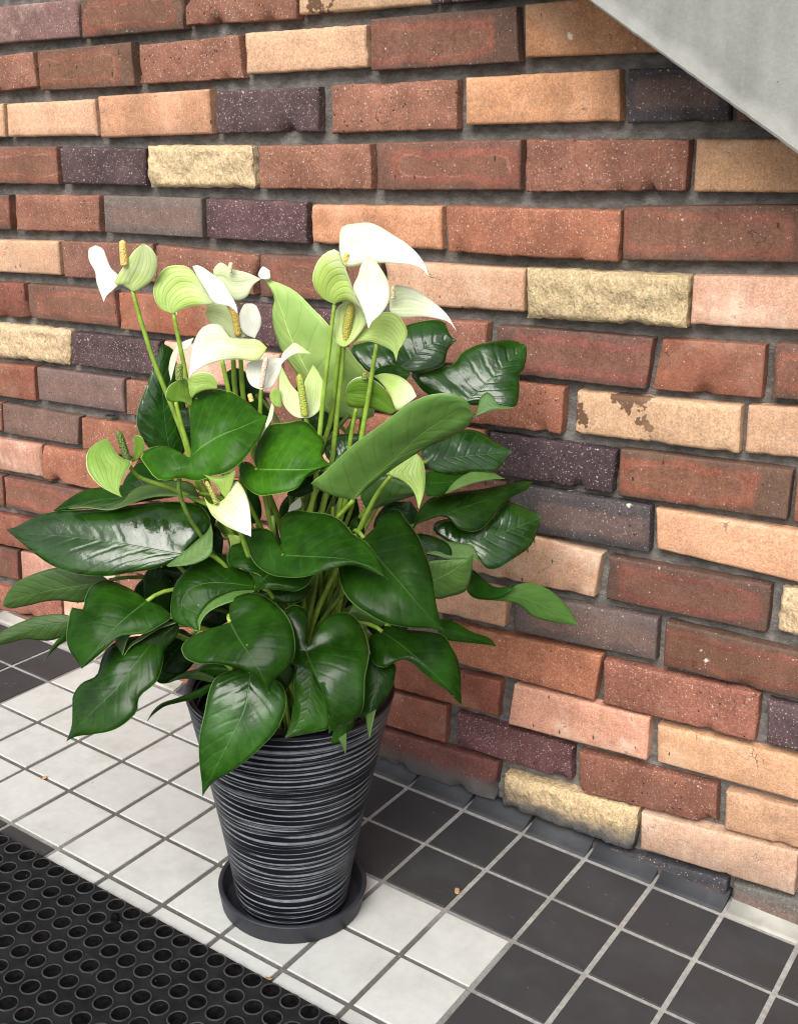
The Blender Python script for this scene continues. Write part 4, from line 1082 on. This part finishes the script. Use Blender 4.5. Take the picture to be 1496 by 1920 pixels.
([1756,-2840,4410,1647,-2913,4496,1522,-2996,4569,1404,-3074,4561],[1756,-2840,4410,1687,-2839,4529,1578,-2911,4628,1451,-2995,4647,1404,-3074,4561],[1756,-2840,4410,1660,-2859,4327,1545,-2935,4414,1444,-3002,4473,1404,-3074,4561],0.12,1,(0.8,0.9,0.7),0.09,1,[]),
([1633,-3039,5512,1603,-3032,5581,1572,-3022,5654,1547,-3000,5750],[1633,-3039,5512,1521,-3043,5557,1475,-3043,5632,1489,-3006,5698,1547,-3000,5750],[1633,-3039,5512,1630,-2970,5552,1610,-2956,5620,1568,-2951,5700,1547,-3000,5750],0.12,0,(0.7,0.7,0.7),0.09,1,[]),
([1173,-2875,6271,1204,-2758,6368,1291,-2613,6453,1392,-2468,6529],[1173,-2875,6271,1045,-2839,6337,986,-2758,6464,1071,-2634,6531,1226,-2516,6539,1392,-2468,6529],[1173,-2875,6271,1230,-2749,6294,1309,-2615,6374,1392,-2468,6529],0.12,0,(1,1.2,1.5),0.5,1,[]),
([1136,-3021,6207,1066,-3143,6132,978,-3278,6059,892,-3383,6015],[1136,-3021,6207,1035,-3048,6188,937,-3171,6134,871,-3287,6064,892,-3383,6015],[1136,-3021,6207,1145,-3042,6114,1084,-3178,6020,983,-3293,5977,892,-3383,6015],0.12,0,(0.6,0.6,0.6),0.09,1,[]),
([1285,-2196,6957,1368,-2072,7056,1481,-1952,7116,1590,-1872,7122],[1285,-2196,6957,1205,-2090,7113,1250,-1997,7204,1387,-1891,7219,1514,-1843,7159,1590,-1872,7122],[1285,-2196,6957,1380,-2064,6968,1495,-1958,7007,1590,-1872,7122],0.12,0,(1.4,1.6,1.2),0.09,1,[]),
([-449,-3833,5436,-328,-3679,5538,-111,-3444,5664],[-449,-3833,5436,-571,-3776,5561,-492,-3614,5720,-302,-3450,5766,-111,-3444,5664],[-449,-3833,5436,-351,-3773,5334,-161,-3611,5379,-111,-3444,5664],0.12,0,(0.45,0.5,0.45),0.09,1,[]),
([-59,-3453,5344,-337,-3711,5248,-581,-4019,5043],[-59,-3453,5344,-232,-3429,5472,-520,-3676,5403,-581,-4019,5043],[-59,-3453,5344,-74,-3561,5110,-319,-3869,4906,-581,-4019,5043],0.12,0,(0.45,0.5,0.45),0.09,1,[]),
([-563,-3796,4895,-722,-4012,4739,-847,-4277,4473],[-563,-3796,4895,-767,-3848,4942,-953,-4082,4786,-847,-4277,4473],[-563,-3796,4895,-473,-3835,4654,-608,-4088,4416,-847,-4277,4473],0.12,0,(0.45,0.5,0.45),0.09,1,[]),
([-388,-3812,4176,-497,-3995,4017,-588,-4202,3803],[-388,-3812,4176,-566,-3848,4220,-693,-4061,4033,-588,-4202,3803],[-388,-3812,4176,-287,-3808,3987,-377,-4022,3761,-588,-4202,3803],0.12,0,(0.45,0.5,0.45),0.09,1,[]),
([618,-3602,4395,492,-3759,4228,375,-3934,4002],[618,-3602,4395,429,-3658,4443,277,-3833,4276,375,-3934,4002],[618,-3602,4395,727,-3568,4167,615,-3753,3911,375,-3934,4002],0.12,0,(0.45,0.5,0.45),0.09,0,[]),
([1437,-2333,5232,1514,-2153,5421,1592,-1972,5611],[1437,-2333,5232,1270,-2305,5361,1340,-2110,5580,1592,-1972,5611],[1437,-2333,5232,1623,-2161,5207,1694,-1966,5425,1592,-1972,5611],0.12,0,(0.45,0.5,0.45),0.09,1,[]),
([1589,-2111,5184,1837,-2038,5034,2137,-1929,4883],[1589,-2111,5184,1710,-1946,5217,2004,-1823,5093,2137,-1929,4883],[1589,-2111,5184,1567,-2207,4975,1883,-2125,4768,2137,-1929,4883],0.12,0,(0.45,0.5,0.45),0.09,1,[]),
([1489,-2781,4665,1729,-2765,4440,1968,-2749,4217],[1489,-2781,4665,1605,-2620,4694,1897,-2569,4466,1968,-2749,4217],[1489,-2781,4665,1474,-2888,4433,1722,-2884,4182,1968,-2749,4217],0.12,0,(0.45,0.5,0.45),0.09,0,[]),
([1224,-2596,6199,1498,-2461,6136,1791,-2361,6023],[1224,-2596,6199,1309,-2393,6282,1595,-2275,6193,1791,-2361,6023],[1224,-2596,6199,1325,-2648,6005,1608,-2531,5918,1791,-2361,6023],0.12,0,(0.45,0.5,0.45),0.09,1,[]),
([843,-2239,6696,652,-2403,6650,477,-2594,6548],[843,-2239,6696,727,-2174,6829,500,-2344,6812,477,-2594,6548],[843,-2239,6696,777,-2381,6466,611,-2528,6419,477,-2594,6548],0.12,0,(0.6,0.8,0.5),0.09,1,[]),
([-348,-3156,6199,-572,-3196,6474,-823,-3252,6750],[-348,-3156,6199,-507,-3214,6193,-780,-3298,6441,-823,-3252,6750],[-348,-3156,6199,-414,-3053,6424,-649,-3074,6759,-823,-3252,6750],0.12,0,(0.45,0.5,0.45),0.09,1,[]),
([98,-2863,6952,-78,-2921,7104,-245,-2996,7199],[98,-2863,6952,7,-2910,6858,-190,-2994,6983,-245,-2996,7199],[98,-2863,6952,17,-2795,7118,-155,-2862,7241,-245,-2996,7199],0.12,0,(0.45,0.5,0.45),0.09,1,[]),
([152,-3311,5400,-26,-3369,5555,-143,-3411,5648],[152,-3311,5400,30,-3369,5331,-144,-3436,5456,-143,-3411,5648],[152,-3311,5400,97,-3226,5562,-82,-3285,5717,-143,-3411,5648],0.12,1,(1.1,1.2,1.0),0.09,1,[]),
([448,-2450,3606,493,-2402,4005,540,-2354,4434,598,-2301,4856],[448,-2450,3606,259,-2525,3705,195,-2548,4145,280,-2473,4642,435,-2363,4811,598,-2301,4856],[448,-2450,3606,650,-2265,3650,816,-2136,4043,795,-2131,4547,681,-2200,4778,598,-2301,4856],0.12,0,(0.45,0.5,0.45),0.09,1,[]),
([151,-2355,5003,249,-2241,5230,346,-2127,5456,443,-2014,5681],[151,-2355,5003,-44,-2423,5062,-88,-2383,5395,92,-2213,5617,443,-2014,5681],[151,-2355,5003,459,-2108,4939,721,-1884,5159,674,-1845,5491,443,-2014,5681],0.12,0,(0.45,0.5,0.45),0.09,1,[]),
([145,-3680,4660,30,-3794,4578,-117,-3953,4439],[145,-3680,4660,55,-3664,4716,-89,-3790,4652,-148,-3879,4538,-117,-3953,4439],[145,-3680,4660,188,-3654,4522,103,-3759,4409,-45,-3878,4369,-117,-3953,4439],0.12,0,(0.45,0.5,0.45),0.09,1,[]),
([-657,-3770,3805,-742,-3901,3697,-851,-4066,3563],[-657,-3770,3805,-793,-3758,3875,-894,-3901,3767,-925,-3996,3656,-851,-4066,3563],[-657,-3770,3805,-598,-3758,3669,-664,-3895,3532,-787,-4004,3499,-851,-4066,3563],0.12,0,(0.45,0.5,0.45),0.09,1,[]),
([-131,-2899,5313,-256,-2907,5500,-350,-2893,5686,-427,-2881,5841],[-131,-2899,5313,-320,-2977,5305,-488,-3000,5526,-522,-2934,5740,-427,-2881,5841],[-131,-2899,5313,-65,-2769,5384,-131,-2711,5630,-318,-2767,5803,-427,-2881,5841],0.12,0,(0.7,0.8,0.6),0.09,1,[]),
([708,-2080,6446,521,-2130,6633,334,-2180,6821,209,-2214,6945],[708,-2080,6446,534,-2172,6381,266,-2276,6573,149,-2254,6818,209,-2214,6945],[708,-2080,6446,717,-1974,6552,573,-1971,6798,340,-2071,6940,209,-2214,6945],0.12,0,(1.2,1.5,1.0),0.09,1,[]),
([-151,-2655,6287,-253,-2623,6531,-385,-2586,6837,-487,-2554,7081],[-151,-2655,6287,-312,-2713,6281,-519,-2726,6592,-567,-2632,6894,-487,-2554,7081],[-151,-2655,6287,-64,-2497,6390,-112,-2404,6693,-346,-2434,7004,-487,-2554,7081],0.12,0,(0.7,0.9,0.6),0.09,1,[])]
for n_, (mid, L, R, cup, under, tint, gloss, pet, flaps) in enumerate(LEAVES):
    Mp = vecs(mid)
    V, Fc, UVs, ref = ruled(vecs(L), vecs(R), Mp, cup * 1.0, 30, 6, .0017, n_ * 3.7)
    idx = [0] * len(Fc)
    for (A, B_, fu) in flaps:
        A, B_ = vecs(A), vecs(B_)
        mp = [(a + b_) / 2 for a, b_ in zip(catmull(A, 8), catmull(B_, 8))]
        v2, f2, u2, _ = ruled(A, B_, mp, .1, 20, 3, .0004, n_, False)
        k0 = len(V)
        V += v2; UVs += [(u[0], .3 + .65 * abs(u[1])) for u in u2]
        Fc += [tuple(k0 + x for x in q) for q in f2]
        want_under = fu == 'un'
        idx += [1 if want_under != bool(under) else 0] * len(f2)
    mats = [M_UN, M_UP, M_UN, M_RIM] if under else [M_UP, M_UN, M_UP, M_RIM]
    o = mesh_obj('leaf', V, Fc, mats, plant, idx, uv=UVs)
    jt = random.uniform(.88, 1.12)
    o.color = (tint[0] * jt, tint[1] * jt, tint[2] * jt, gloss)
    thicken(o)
    if pet:
        path = petiole_path(Mp[0], (Mp[1] - Mp[0]).normalized())
        v, f = tube(path, lambda t: .0030 - .0006 * t, 8)
        mesh_obj('petiole', v, f, [M_STEM if n_ % 3 else M_STEMD], o)

FLOWERS = [
([([-538,-3970,8278,-633,-4024,8338,-722,-4063,8339,-673,-4058,8414,-542,-4035,8563,-415,-4013,8697,-293,-3981,8780],[-538,-3970,8278,-496,-3950,8272,-340,-3902,8358,-254,-3886,8449,-200,-3891,8569,-195,-3912,8665,-232,-3947,8745,-293,-3981,8780],0.45,0.35,0.15),([-770,-4181,8179,-860,-4164,8370,-892,-4139,8483,-961,-4139,8598,-984,-4107,8711,-929,-4053,8751],[-770,-4181,8179,-751,-4143,8242,-691,-4073,8308,-645,-4014,8376,-673,-4008,8435,-756,-4032,8514,-816,-4026,8628,-857,-4020,8710,-929,-4053,8751],0.05,0.02,0.15)],([-522,-4055,8561,-509,-4058,8710,-501,-4062,8821],0.00449,(0.75,0.5,0.16)),[-562,-3947,8279,-537,-3914,8001,-466,-3842,7477,-370,-3762,7017,-287,-3697,6610,-237,-3658,6228]),
([([-127,-3808,8033,-242,-3869,8076,-313,-3877,8175,-346,-3850,8293,-323,-3782,8420,-266,-3708,8503,-165,-3632,8519,-78,-3580,8499,5,-3556,8421,84,-3550,8305,211,-3538,8124],[-127,-3808,8033,-67,-3752,8067,28,-3676,8095,158,-3582,8105,211,-3538,8124],0.75,0.3,0.15),([116,-3706,8530,185,-3675,8534,309,-3647,8464,442,-3626,8369,540,-3627,8252,616,-3636,8142,645,-3655,8058],[116,-3706,8530,187,-3717,8419,288,-3722,8292,387,-3724,8170,493,-3689,8143,572,-3663,8121,645,-3655,8058],0.2,0.0,0.1)],None,[-150,-3785,8033,-143,-3768,7812,-125,-3739,7469,-111,-3713,7004,-104,-3697,6571]),
([([-87,-3159,8326,-108,-3160,8400,-42,-3101,8482,62,-3043,8410,200,-2958,8363,333,-2881,8289],[-87,-3159,8326,23,-3109,8184,100,-3078,8066,206,-3000,8101,262,-2941,8224,333,-2881,8289],0.35,0.2,0.12),([345,-2895,8292,315,-2907,8339,356,-2865,8421,420,-2829,8379],[345,-2895,8292,394,-2863,8284,428,-2839,8294,420,-2829,8379],0.1,0.0,0.1)],([95,-3118,8387,121,-3107,8490],0.00292,(0.8,0.7,0.4)),[47,-3019,8066,5,-3037,7840,-28,-3047,7476,-45,-3050,7105]),
([([-67,-3384,7977,-39,-3351,8055,81,-3266,8078,156,-3233,7978,233,-3207,7832,304,-3181,7703],[-67,-3384,7977,-21,-3373,7861,88,-3312,7788,153,-3283,7704,212,-3248,7673,304,-3181,7703],0.4,0.25,0.12),([379,-3116,8060,303,-3170,8047,258,-3225,7907,274,-3229,7822,325,-3210,7734,413,-3158,7690],[379,-3116,8060,424,-3092,8024,466,-3086,7898,459,-3108,7796,413,-3158,7690],0.1,0.0,0.12)],([248,-3238,7727,237,-3257,7952,211,-3283,8123],0.0041,(0.7,0.5,0.12)),[196,-3157,7684,179,-3158,7395,167,-3157,7089]),
([([5,-3810,7343,-7,-3761,7484,-13,-3697,7652,13,-3630,7787,67,-3568,7867,155,-3509,7892,242,-3473,7863,336,-3464,7752,498,-3383,7732,607,-3328,7719,707,-3305,7636],[5,-3810,7343,29,-3780,7386,83,-3731,7434,174,-3662,7480,297,-3582,7510,449,-3493,7523,579,-3428,7504,654,-3381,7519,707,-3305,7636],0.0,0.5,0.12),([-15,-3655,7755,-129,-3741,7704,-205,-3809,7606,-236,-3858,7448,-215,-3869,7305],[-15,-3655,7755,-71,-3714,7633,-138,-3759,7636,-170,-3801,7513,-215,-3869,7305],0.1,0.15,0.1)],None,[300,-3584,7517,285,-3545,7366,277,-3500,7117,268,-3452,6740]),
([([-45,-3906,7347,-153,-3960,7278,-213,-3973,7168,-211,-3958,7111,-169,-3924,7084,-77,-3862,7079,-6,-3803,7025],[-45,-3906,7347,28,-3858,7350,20,-3839,7251,15,-3811,7119,-6,-3803,7025],1.0,0.9,0.15),([32,-3866,7328,74,-3827,7389,164,-3762,7413,250,-3709,7380,295,-3693,7299,296,-3703,7237],[32,-3866,7328,48,-3873,7226,74,-3871,7139,111,-3837,7189,196,-3773,7225,296,-3703,7237],0.75,0.8,0.1)],([0,-3951,7356,7,-3951,7455,25,-3943,7531],0.00457,(0.18,0.24,0.05)),[-130,-3914,7086,-124,-3883,6892,-100,-3837,6579,-70,-3791,6290]),
([([571,-3301,7157,476,-3346,7205,419,-3348,7295,393,-3323,7395,410,-3292,7443,478,-3235,7468,555,-3181,7469,698,-3079,7479],[571,-3301,7157,658,-3231,7180,692,-3181,7244,719,-3120,7347,703,-3076,7479],0.15,0.02,-0.1),([787,-3193,7434,780,-3154,7537,822,-3097,7605,872,-3044,7652,935,-3015,7616,1038,-2978,7536],[787,-3193,7434,827,-3144,7486,891,-3081,7532,957,-3032,7539,1038,-2978,7536],0.15,0.35,0.1)],([615,-3348,7202,655,-3328,7385,693,-3310,7537],0.00348,(0.75,0.55,0.45)),[551,-3277,7161,517,-3290,6883,485,-3303,6544]),
([([1016,-3117,6844,916,-3177,6865,819,-3205,6957,745,-3200,7092,715,-3153,7252,705,-3096,7406],[1016,-3117,6844,994,-3088,6949,948,-3073,7061,889,-3085,7129,824,-3099,7204,746,-3099,7333,705,-3096,7406],0.3,0.45,-0.12),([1016,-3117,6844,1062,-3081,6853,1125,-3012,6916,1153,-2940,7040,1132,-2899,7173,1064,-2893,7302,996,-2901,7393],[1016,-3117,6844,999,-3085,6949,958,-3055,7088,948,-3011,7209,968,-2961,7295,996,-2901,7393],0.3,0.5,-0.12),([771,-3230,7174,713,-3269,7176,686,-3299,7109,703,-3301,7033,733,-3287,6997],[771,-3230,7174,783,-3235,7099,796,-3248,6977,757,-3274,6979,733,-3287,6997],0.8,0.7,0.1)],([1052,-3168,6891,1046,-3181,7126,1036,-3198,7359],0.00465,(0.38,0.45,0.07)),[996,-3093,6836,1008,-3081,6737,987,-3089,6491]),
([([856,-3479,7086,832,-3520,6946,793,-3572,6800,763,-3612,6693],[856,-3479,7086,881,-3471,7034,866,-3503,6910,817,-3554,6810,763,-3612,6693],0.3,0.1,0.1)],([724,-3643,7128,713,-3655,7211],0.00284,(0.75,0.6,0.2)),None),
([([1435,-3028,8105,1329,-3103,8172,1275,-3148,8292,1272,-3159,8408,1327,-3134,8549,1399,-3094,8633,1485,-3040,8672,1524,-3012,8649,1545,-2988,8522,1570,-2960,8389,1610,-2923,8259,1669,-2874,8122,1712,-2825,7831],[1435,-3028,8105,1478,-3000,8120,1548,-2954,8128,1623,-2901,8079,1674,-2862,8009,1712,-2825,7831],0.7,0.0,0.15),([1778,-2864,8586,1728,-2923,8505,1715,-2972,8398,1689,-3029,8290,1756,-3039,8170,1831,-3052,8035,1893,-3075,7889],[1778,-2864,8586,1817,-2845,8579,1900,-2837,8485,1994,-2839,8349,2033,-2867,8225,2031,-2910,8117,1974,-2981,8016,1916,-3036,7956,1893,-3075,7889],0.3,0.0,0.12)],None,[1415,-3002,8100,1346,-3023,7703,1244,-3061,7120,1163,-3096,6578,1106,-3124,6145]),
([([1330,-2752,8632,1291,-2676,8781,1306,-2614,8857,1408,-2532,8873,1517,-2451,8878,1638,-2402,8827,1773,-2365,8743,1902,-2331,8661,2029,-2316,8553,2124,-2326,8442,2186,-2357,8333],[1330,-2752,8632,1416,-2799,8475,1473,-2774,8452,1578,-2687,8473,1694,-2599,8482,1849,-2499,8470,1987,-2413,8454,2100,-2363,8413,2186,-2357,8333],0.25,0.0,0.15)],([1403,-2766,8437,1415,-2764,8520,1435,-2757,8597],0.00337,(0.8,0.6,0.12)),[1350,-2685,8429,1332,-2661,8211,1239,-2676,7746,1100,-2716,6903]),
([([1605,-2268,7934,1574,-2203,8062,1567,-2144,8157,1635,-2087,8170,1761,-2025,8132,1891,-1984,8058,2017,-1957,7967,2149,-1943,7851,2266,-1964,7699],[1605,-2268,7934,1648,-2274,7880,1741,-2237,7839,1911,-2113,7847,2056,-2027,7824,2177,-1971,7782,2266,-1964,7699],0.3,0.02,0.15)],([1677,-2303,8060,1690,-2302,8199],0.00289,(0.8,0.75,0.45)),None),
([([1482,-2841,7639,1523,-2762,7731,1574,-2679,7818,1634,-2587,7909,1709,-2511,7953,1812,-2451,7932,1896,-2438,7850,1957,-2455,7742,1954,-2508,7648,1919,-2574,7572,1919,-2634,7462],[1482,-2841,7639,1537,-2787,7668,1635,-2718,7668,1752,-2660,7626,1865,-2619,7559,1919,-2634,7462],0.5,0.62,0.12)],None,[1692,-2663,7634,1622,-2654,7363,1524,-2662,6938,1421,-2677,6500]),
([([1424,-2806,8097,1354,-2871,8035,1337,-2928,7879,1350,-2960,7737,1405,-2947,7653,1449,-2922,7635],[1424,-2806,8097,1514,-2750,8076,1601,-2726,7953,1619,-2738,7871,1561,-2814,7744,1490,-2889,7655,1449,-2922,7635],0.35,0.5,-0.1)],([1412,-2862,7632,1456,-2845,7850,1507,-2826,8088],0.00572,(0.38,0.36,0.06)),[1349,-2789,7601,1283,-2806,7185,1208,-2832,6699,1139,-2861,6262]),
([([1303,-2747,7066,1346,-2745,7178,1446,-2697,7255,1546,-2628,7238,1632,-2553,7165,1701,-2477,7028,1739,-2410,6841],[1303,-2747,7066,1292,-2724,6932,1375,-2660,6890,1493,-2581,6884,1599,-2500,6834,1678,-2439,6792,1739,-2410,6841],1.0,0.95,0.15),([1556,-2560,7248,1654,-2483,7271,1800,-2399,7231,1917,-2360,7133,1983,-2361,7020],[1556,-2560,7248,1640,-2533,7173,1744,-2519,7037,1826,-2526,6885,1905,-2450,6936,1983,-2361,7020],0.75,0.15,0.1)],([1526,-2680,7241,1530,-2680,7313],0.00349,(0.2,0.25,0.05)),[1372,-2658,6883,1311,-2662,6668,1230,-2678,6287]),
([([-574,-4543,6783,-629,-4609,6764,-668,-4736,6691,-626,-4826,6603,-527,-4895,6501,-358,-4917,6396,-227,-4899,6340,-93,-4868,6293],[-574,-4543,6783,-421,-4589,6667,-313,-4594,6606,-215,-4569,6571,-203,-4696,6473,-164,-4828,6358,-93,-4868,6293],0.95,0.8,0.12),([-351,-4370,6808,-367,-4375,6634,-407,-4398,6495],[-351,-4370,6808,-278,-4321,6775,-271,-4312,6672,-299,-4329,6594,-362,-4368,6511,-407,-4398,6495],0.95,0.95,0.1)],([-376,-4475,6540,-397,-4496,6716,-419,-4517,6885],0.0046,(0.1,0.16,0.03)),[-450,-4413,6488,-414,-4304,6296,-195,-4073,6136,132,-3771,5874]),
([([513,-4281,6208,567,-4303,6122,648,-4314,6025,766,-4289,5941,886,-4246,5882,1038,-4182,5821],[513,-4281,6208,595,-4274,6135,656,-4223,6147,718,-4131,6218,737,-4025,6351,829,-4011,6277,924,-4044,6135,994,-4113,5965,1038,-4182,5821],0.6,0.0,0.1),([502,-4237,6443,598,-4192,6332,656,-4169,6238,700,-4150,6179],[502,-4237,6443,620,-4163,6410,726,-4083,6456,778,-4047,6464,744,-4100,6291,700,-4150,6179],0.75,0.65,0.1)],([656,-4255,6152,627,-4280,6286,593,-4308,6407],0.00282,(0.4,0.42,0.1)),[682,-4131,6171,674,-4011,5980,651,-3899,5628,672,-3762,5136]),
([([2287,-2870,6554,2214,-2968,6499,2156,-3047,6454,2093,-3162,6372,2216,-3116,6323,2331,-3091,6256,2419,-3108,6163,2489,-3162,6042],[2287,-2870,6554,2369,-2876,6478,2431,-2928,6365,2479,-3033,6202,2489,-3162,6042],0.75,0.7,0.12)],None,[2045,-2986,6307,1831,-3000,6035,1579,-3040,5566]),
([([904,-3171,5926,823,-3241,5846,796,-3275,5763],[904,-3171,5926,922,-3175,5841,895,-3202,5794,796,-3275,5763],0.1,0.1,0.1)],None,None),
([([190,-3645,5508,219,-3647,5397,213,-3671,5299],[190,-3645,5508,307,-3571,5478,301,-3595,5381,213,-3671,5299],0.6,0.6,0.1)],None,None)]
for n_, (strips, spadix, stalk) in enumerate(FLOWERS):
    V, Fc, UVs, G = [], [], [], []
    for (A, B_, g0, g1, cup) in strips:
        A, B_ = vecs(A), vecs(B_)
        mp = [(a + b_) / 2 for a, b_ in zip(catmull(A, 10), catmull(B_, 10))]
        v2, f2, u2, _ = ruled(A, B_, mp, cup, 24, 5, .0006, n_ * 2.3, False)
        k0 = len(V)
        V += v2; UVs += u2; Fc += [tuple(k0 + x for x in q) for q in f2]
        G += [g0 + (g1 - g0) * u[0] for u in u2]
    o = mesh_obj('spathe', V, Fc, [M_SPATHE], plant, uv=UVs, attrs={'green': G})
    thicken(o, .0008, 0, 0)
    if spadix:
        pts, r, col = spadix
        path = catmull(vecs(pts), 22)
        v, f = tube(path, lambda t: r * (.92 + .12 * t - .25 * t * t) * math.sqrt(max(0.02, 1 - max(0, (t - .86) / .14) ** 2)), 14)
        s_ = mesh_obj('spadix', v, f, [M_SPADIX], o)
        s_.color = (*col, 1)
    if stalk:
        pts = vecs(stalk)
        end = pts[-1]
        tail = petiole_path(end, (pts[-2] - end).normalized() if len(pts) > 1 else None, 12)
        path = catmull(pts, 16) + list(reversed(tail))[1:]
        v, f = tube(path, lambda t: .0022 + .0008 * min(1, t * 2), 8)
        mesh_obj('flower_stalk', v, f, [M_STEM], o)

# the crowd of leaf stems in the middle of the clump, each one a stem
for q in range(34):
    a = random.uniform(0, 2 * pi); r = .02 + .05 * random.random()
    B_ = PA * (r * 1.25 * cos(a)) + PB * (r * 1.25 * sin(a)) + POT_AX * random.uniform(.17, .30)
    path = petiole_path(B_, None, 14, .05)
    v, f = tube(path, lambda t: .0030 - .0006 * t, 7)
    mesh_obj('petiole', v, f, [M_STEM if q % 2 else M_STEMD], plant)

# ------------------------------------------------------------------ scraps on the floor, ledge and mat
def scrap(name, loc, size, label, mat_, seed):
    V = []
    for b_ in range(4):
        for a in range(6):
            x, y = (a / 5 - .5) * size * 1.6, (b_ / 3 - .5) * size * (1 - .7 * abs(a / 5 - .5))
            z = .0008 + size * .35 * abs(noise.noise(Vector((a * .8 + seed, b_ * .9, seed)))) + size * .3 * (a / 5 - .5) ** 2
            V.append((x, y, z))
    Fc = [(b_ * 6 + a, b_ * 6 + a + 1, b_ * 6 + a + 7, b_ * 6 + a + 6) for b_ in range(3) for a in range(5)]
    o = mesh_obj(name, V, Fc, [mat_])
    o.location = loc; o.rotation_euler = (0, 0, seed * 1.7)
    md = o.modifiers.new('thickness', 'SOLIDIFY'); md.thickness = .0006
    return tag(o, label, 'leaf scrap')
gr_v, gr_f = [], []
for q in range(260):
    j, i = random.uniform(-8, 6), random.uniform(0.05, 8)
    if random.random() < .35: j = round(j) + random.uniform(-.03, .03)
    h = MT if i > MI0 + .02 else 0
    r_ = random.choice((.0004, .0005, .0006, .0009))
    p = F(j, i, h + r_ * .3)
    k0 = len(gr_v)
    a = random.uniform(0, 6)
    gr_v += [p + EJ * (r_ * cos(a + b_ * 2.1)) + EI * (r_ * sin(a + b_ * 2.1)) for b_ in range(3)] + [p + A_N * r_]
    gr_f += [(k0, k0 + 1, k0 + 3), (k0 + 1, k0 + 2, k0 + 3), (k0 + 2, k0, k0 + 3)]
grit = mesh_obj('grit', gr_v, gr_f, [M_DUST], smooth=False)
tag(grit, 'fine pale grit scattered over the tiles and the rubber mat', 'grit', kind='stuff')
SCR = [(0.19424, -0.17239, -0.00109), (-0.45608, -0.32204, 0.04647), (0.09817, -0.45033, 0.02140), (-0.12084, -0.48921, 0.04312), (-0.61255, 0.03776, 0.51586)]
scrap('leaf_scrap', SCR[0], .0075, 'tiny curled dry brown scrap lying on the grout between dark tiles', M_CRUMB, 1.2)
scrap('leaf_scrap', SCR[1], .006, 'tiny straw coloured scrap on the white tiles left of the pot', M_CRUMB, 2.6)
scrap('leaf_scrap', SCR[2], .005, 'tiny brown scrap beside the edge of the black rubber mat', M_CRUMB, 3.9)
scrap('crumb', SCR[3], .012, 'small black crumb lying on the rubber mat', M_RUBDISC, 5.1)
scrap('flake', SCR[4], .012, 'pale grey flake lying on a brick ledge left of the plant', M_SAUCER, .1)
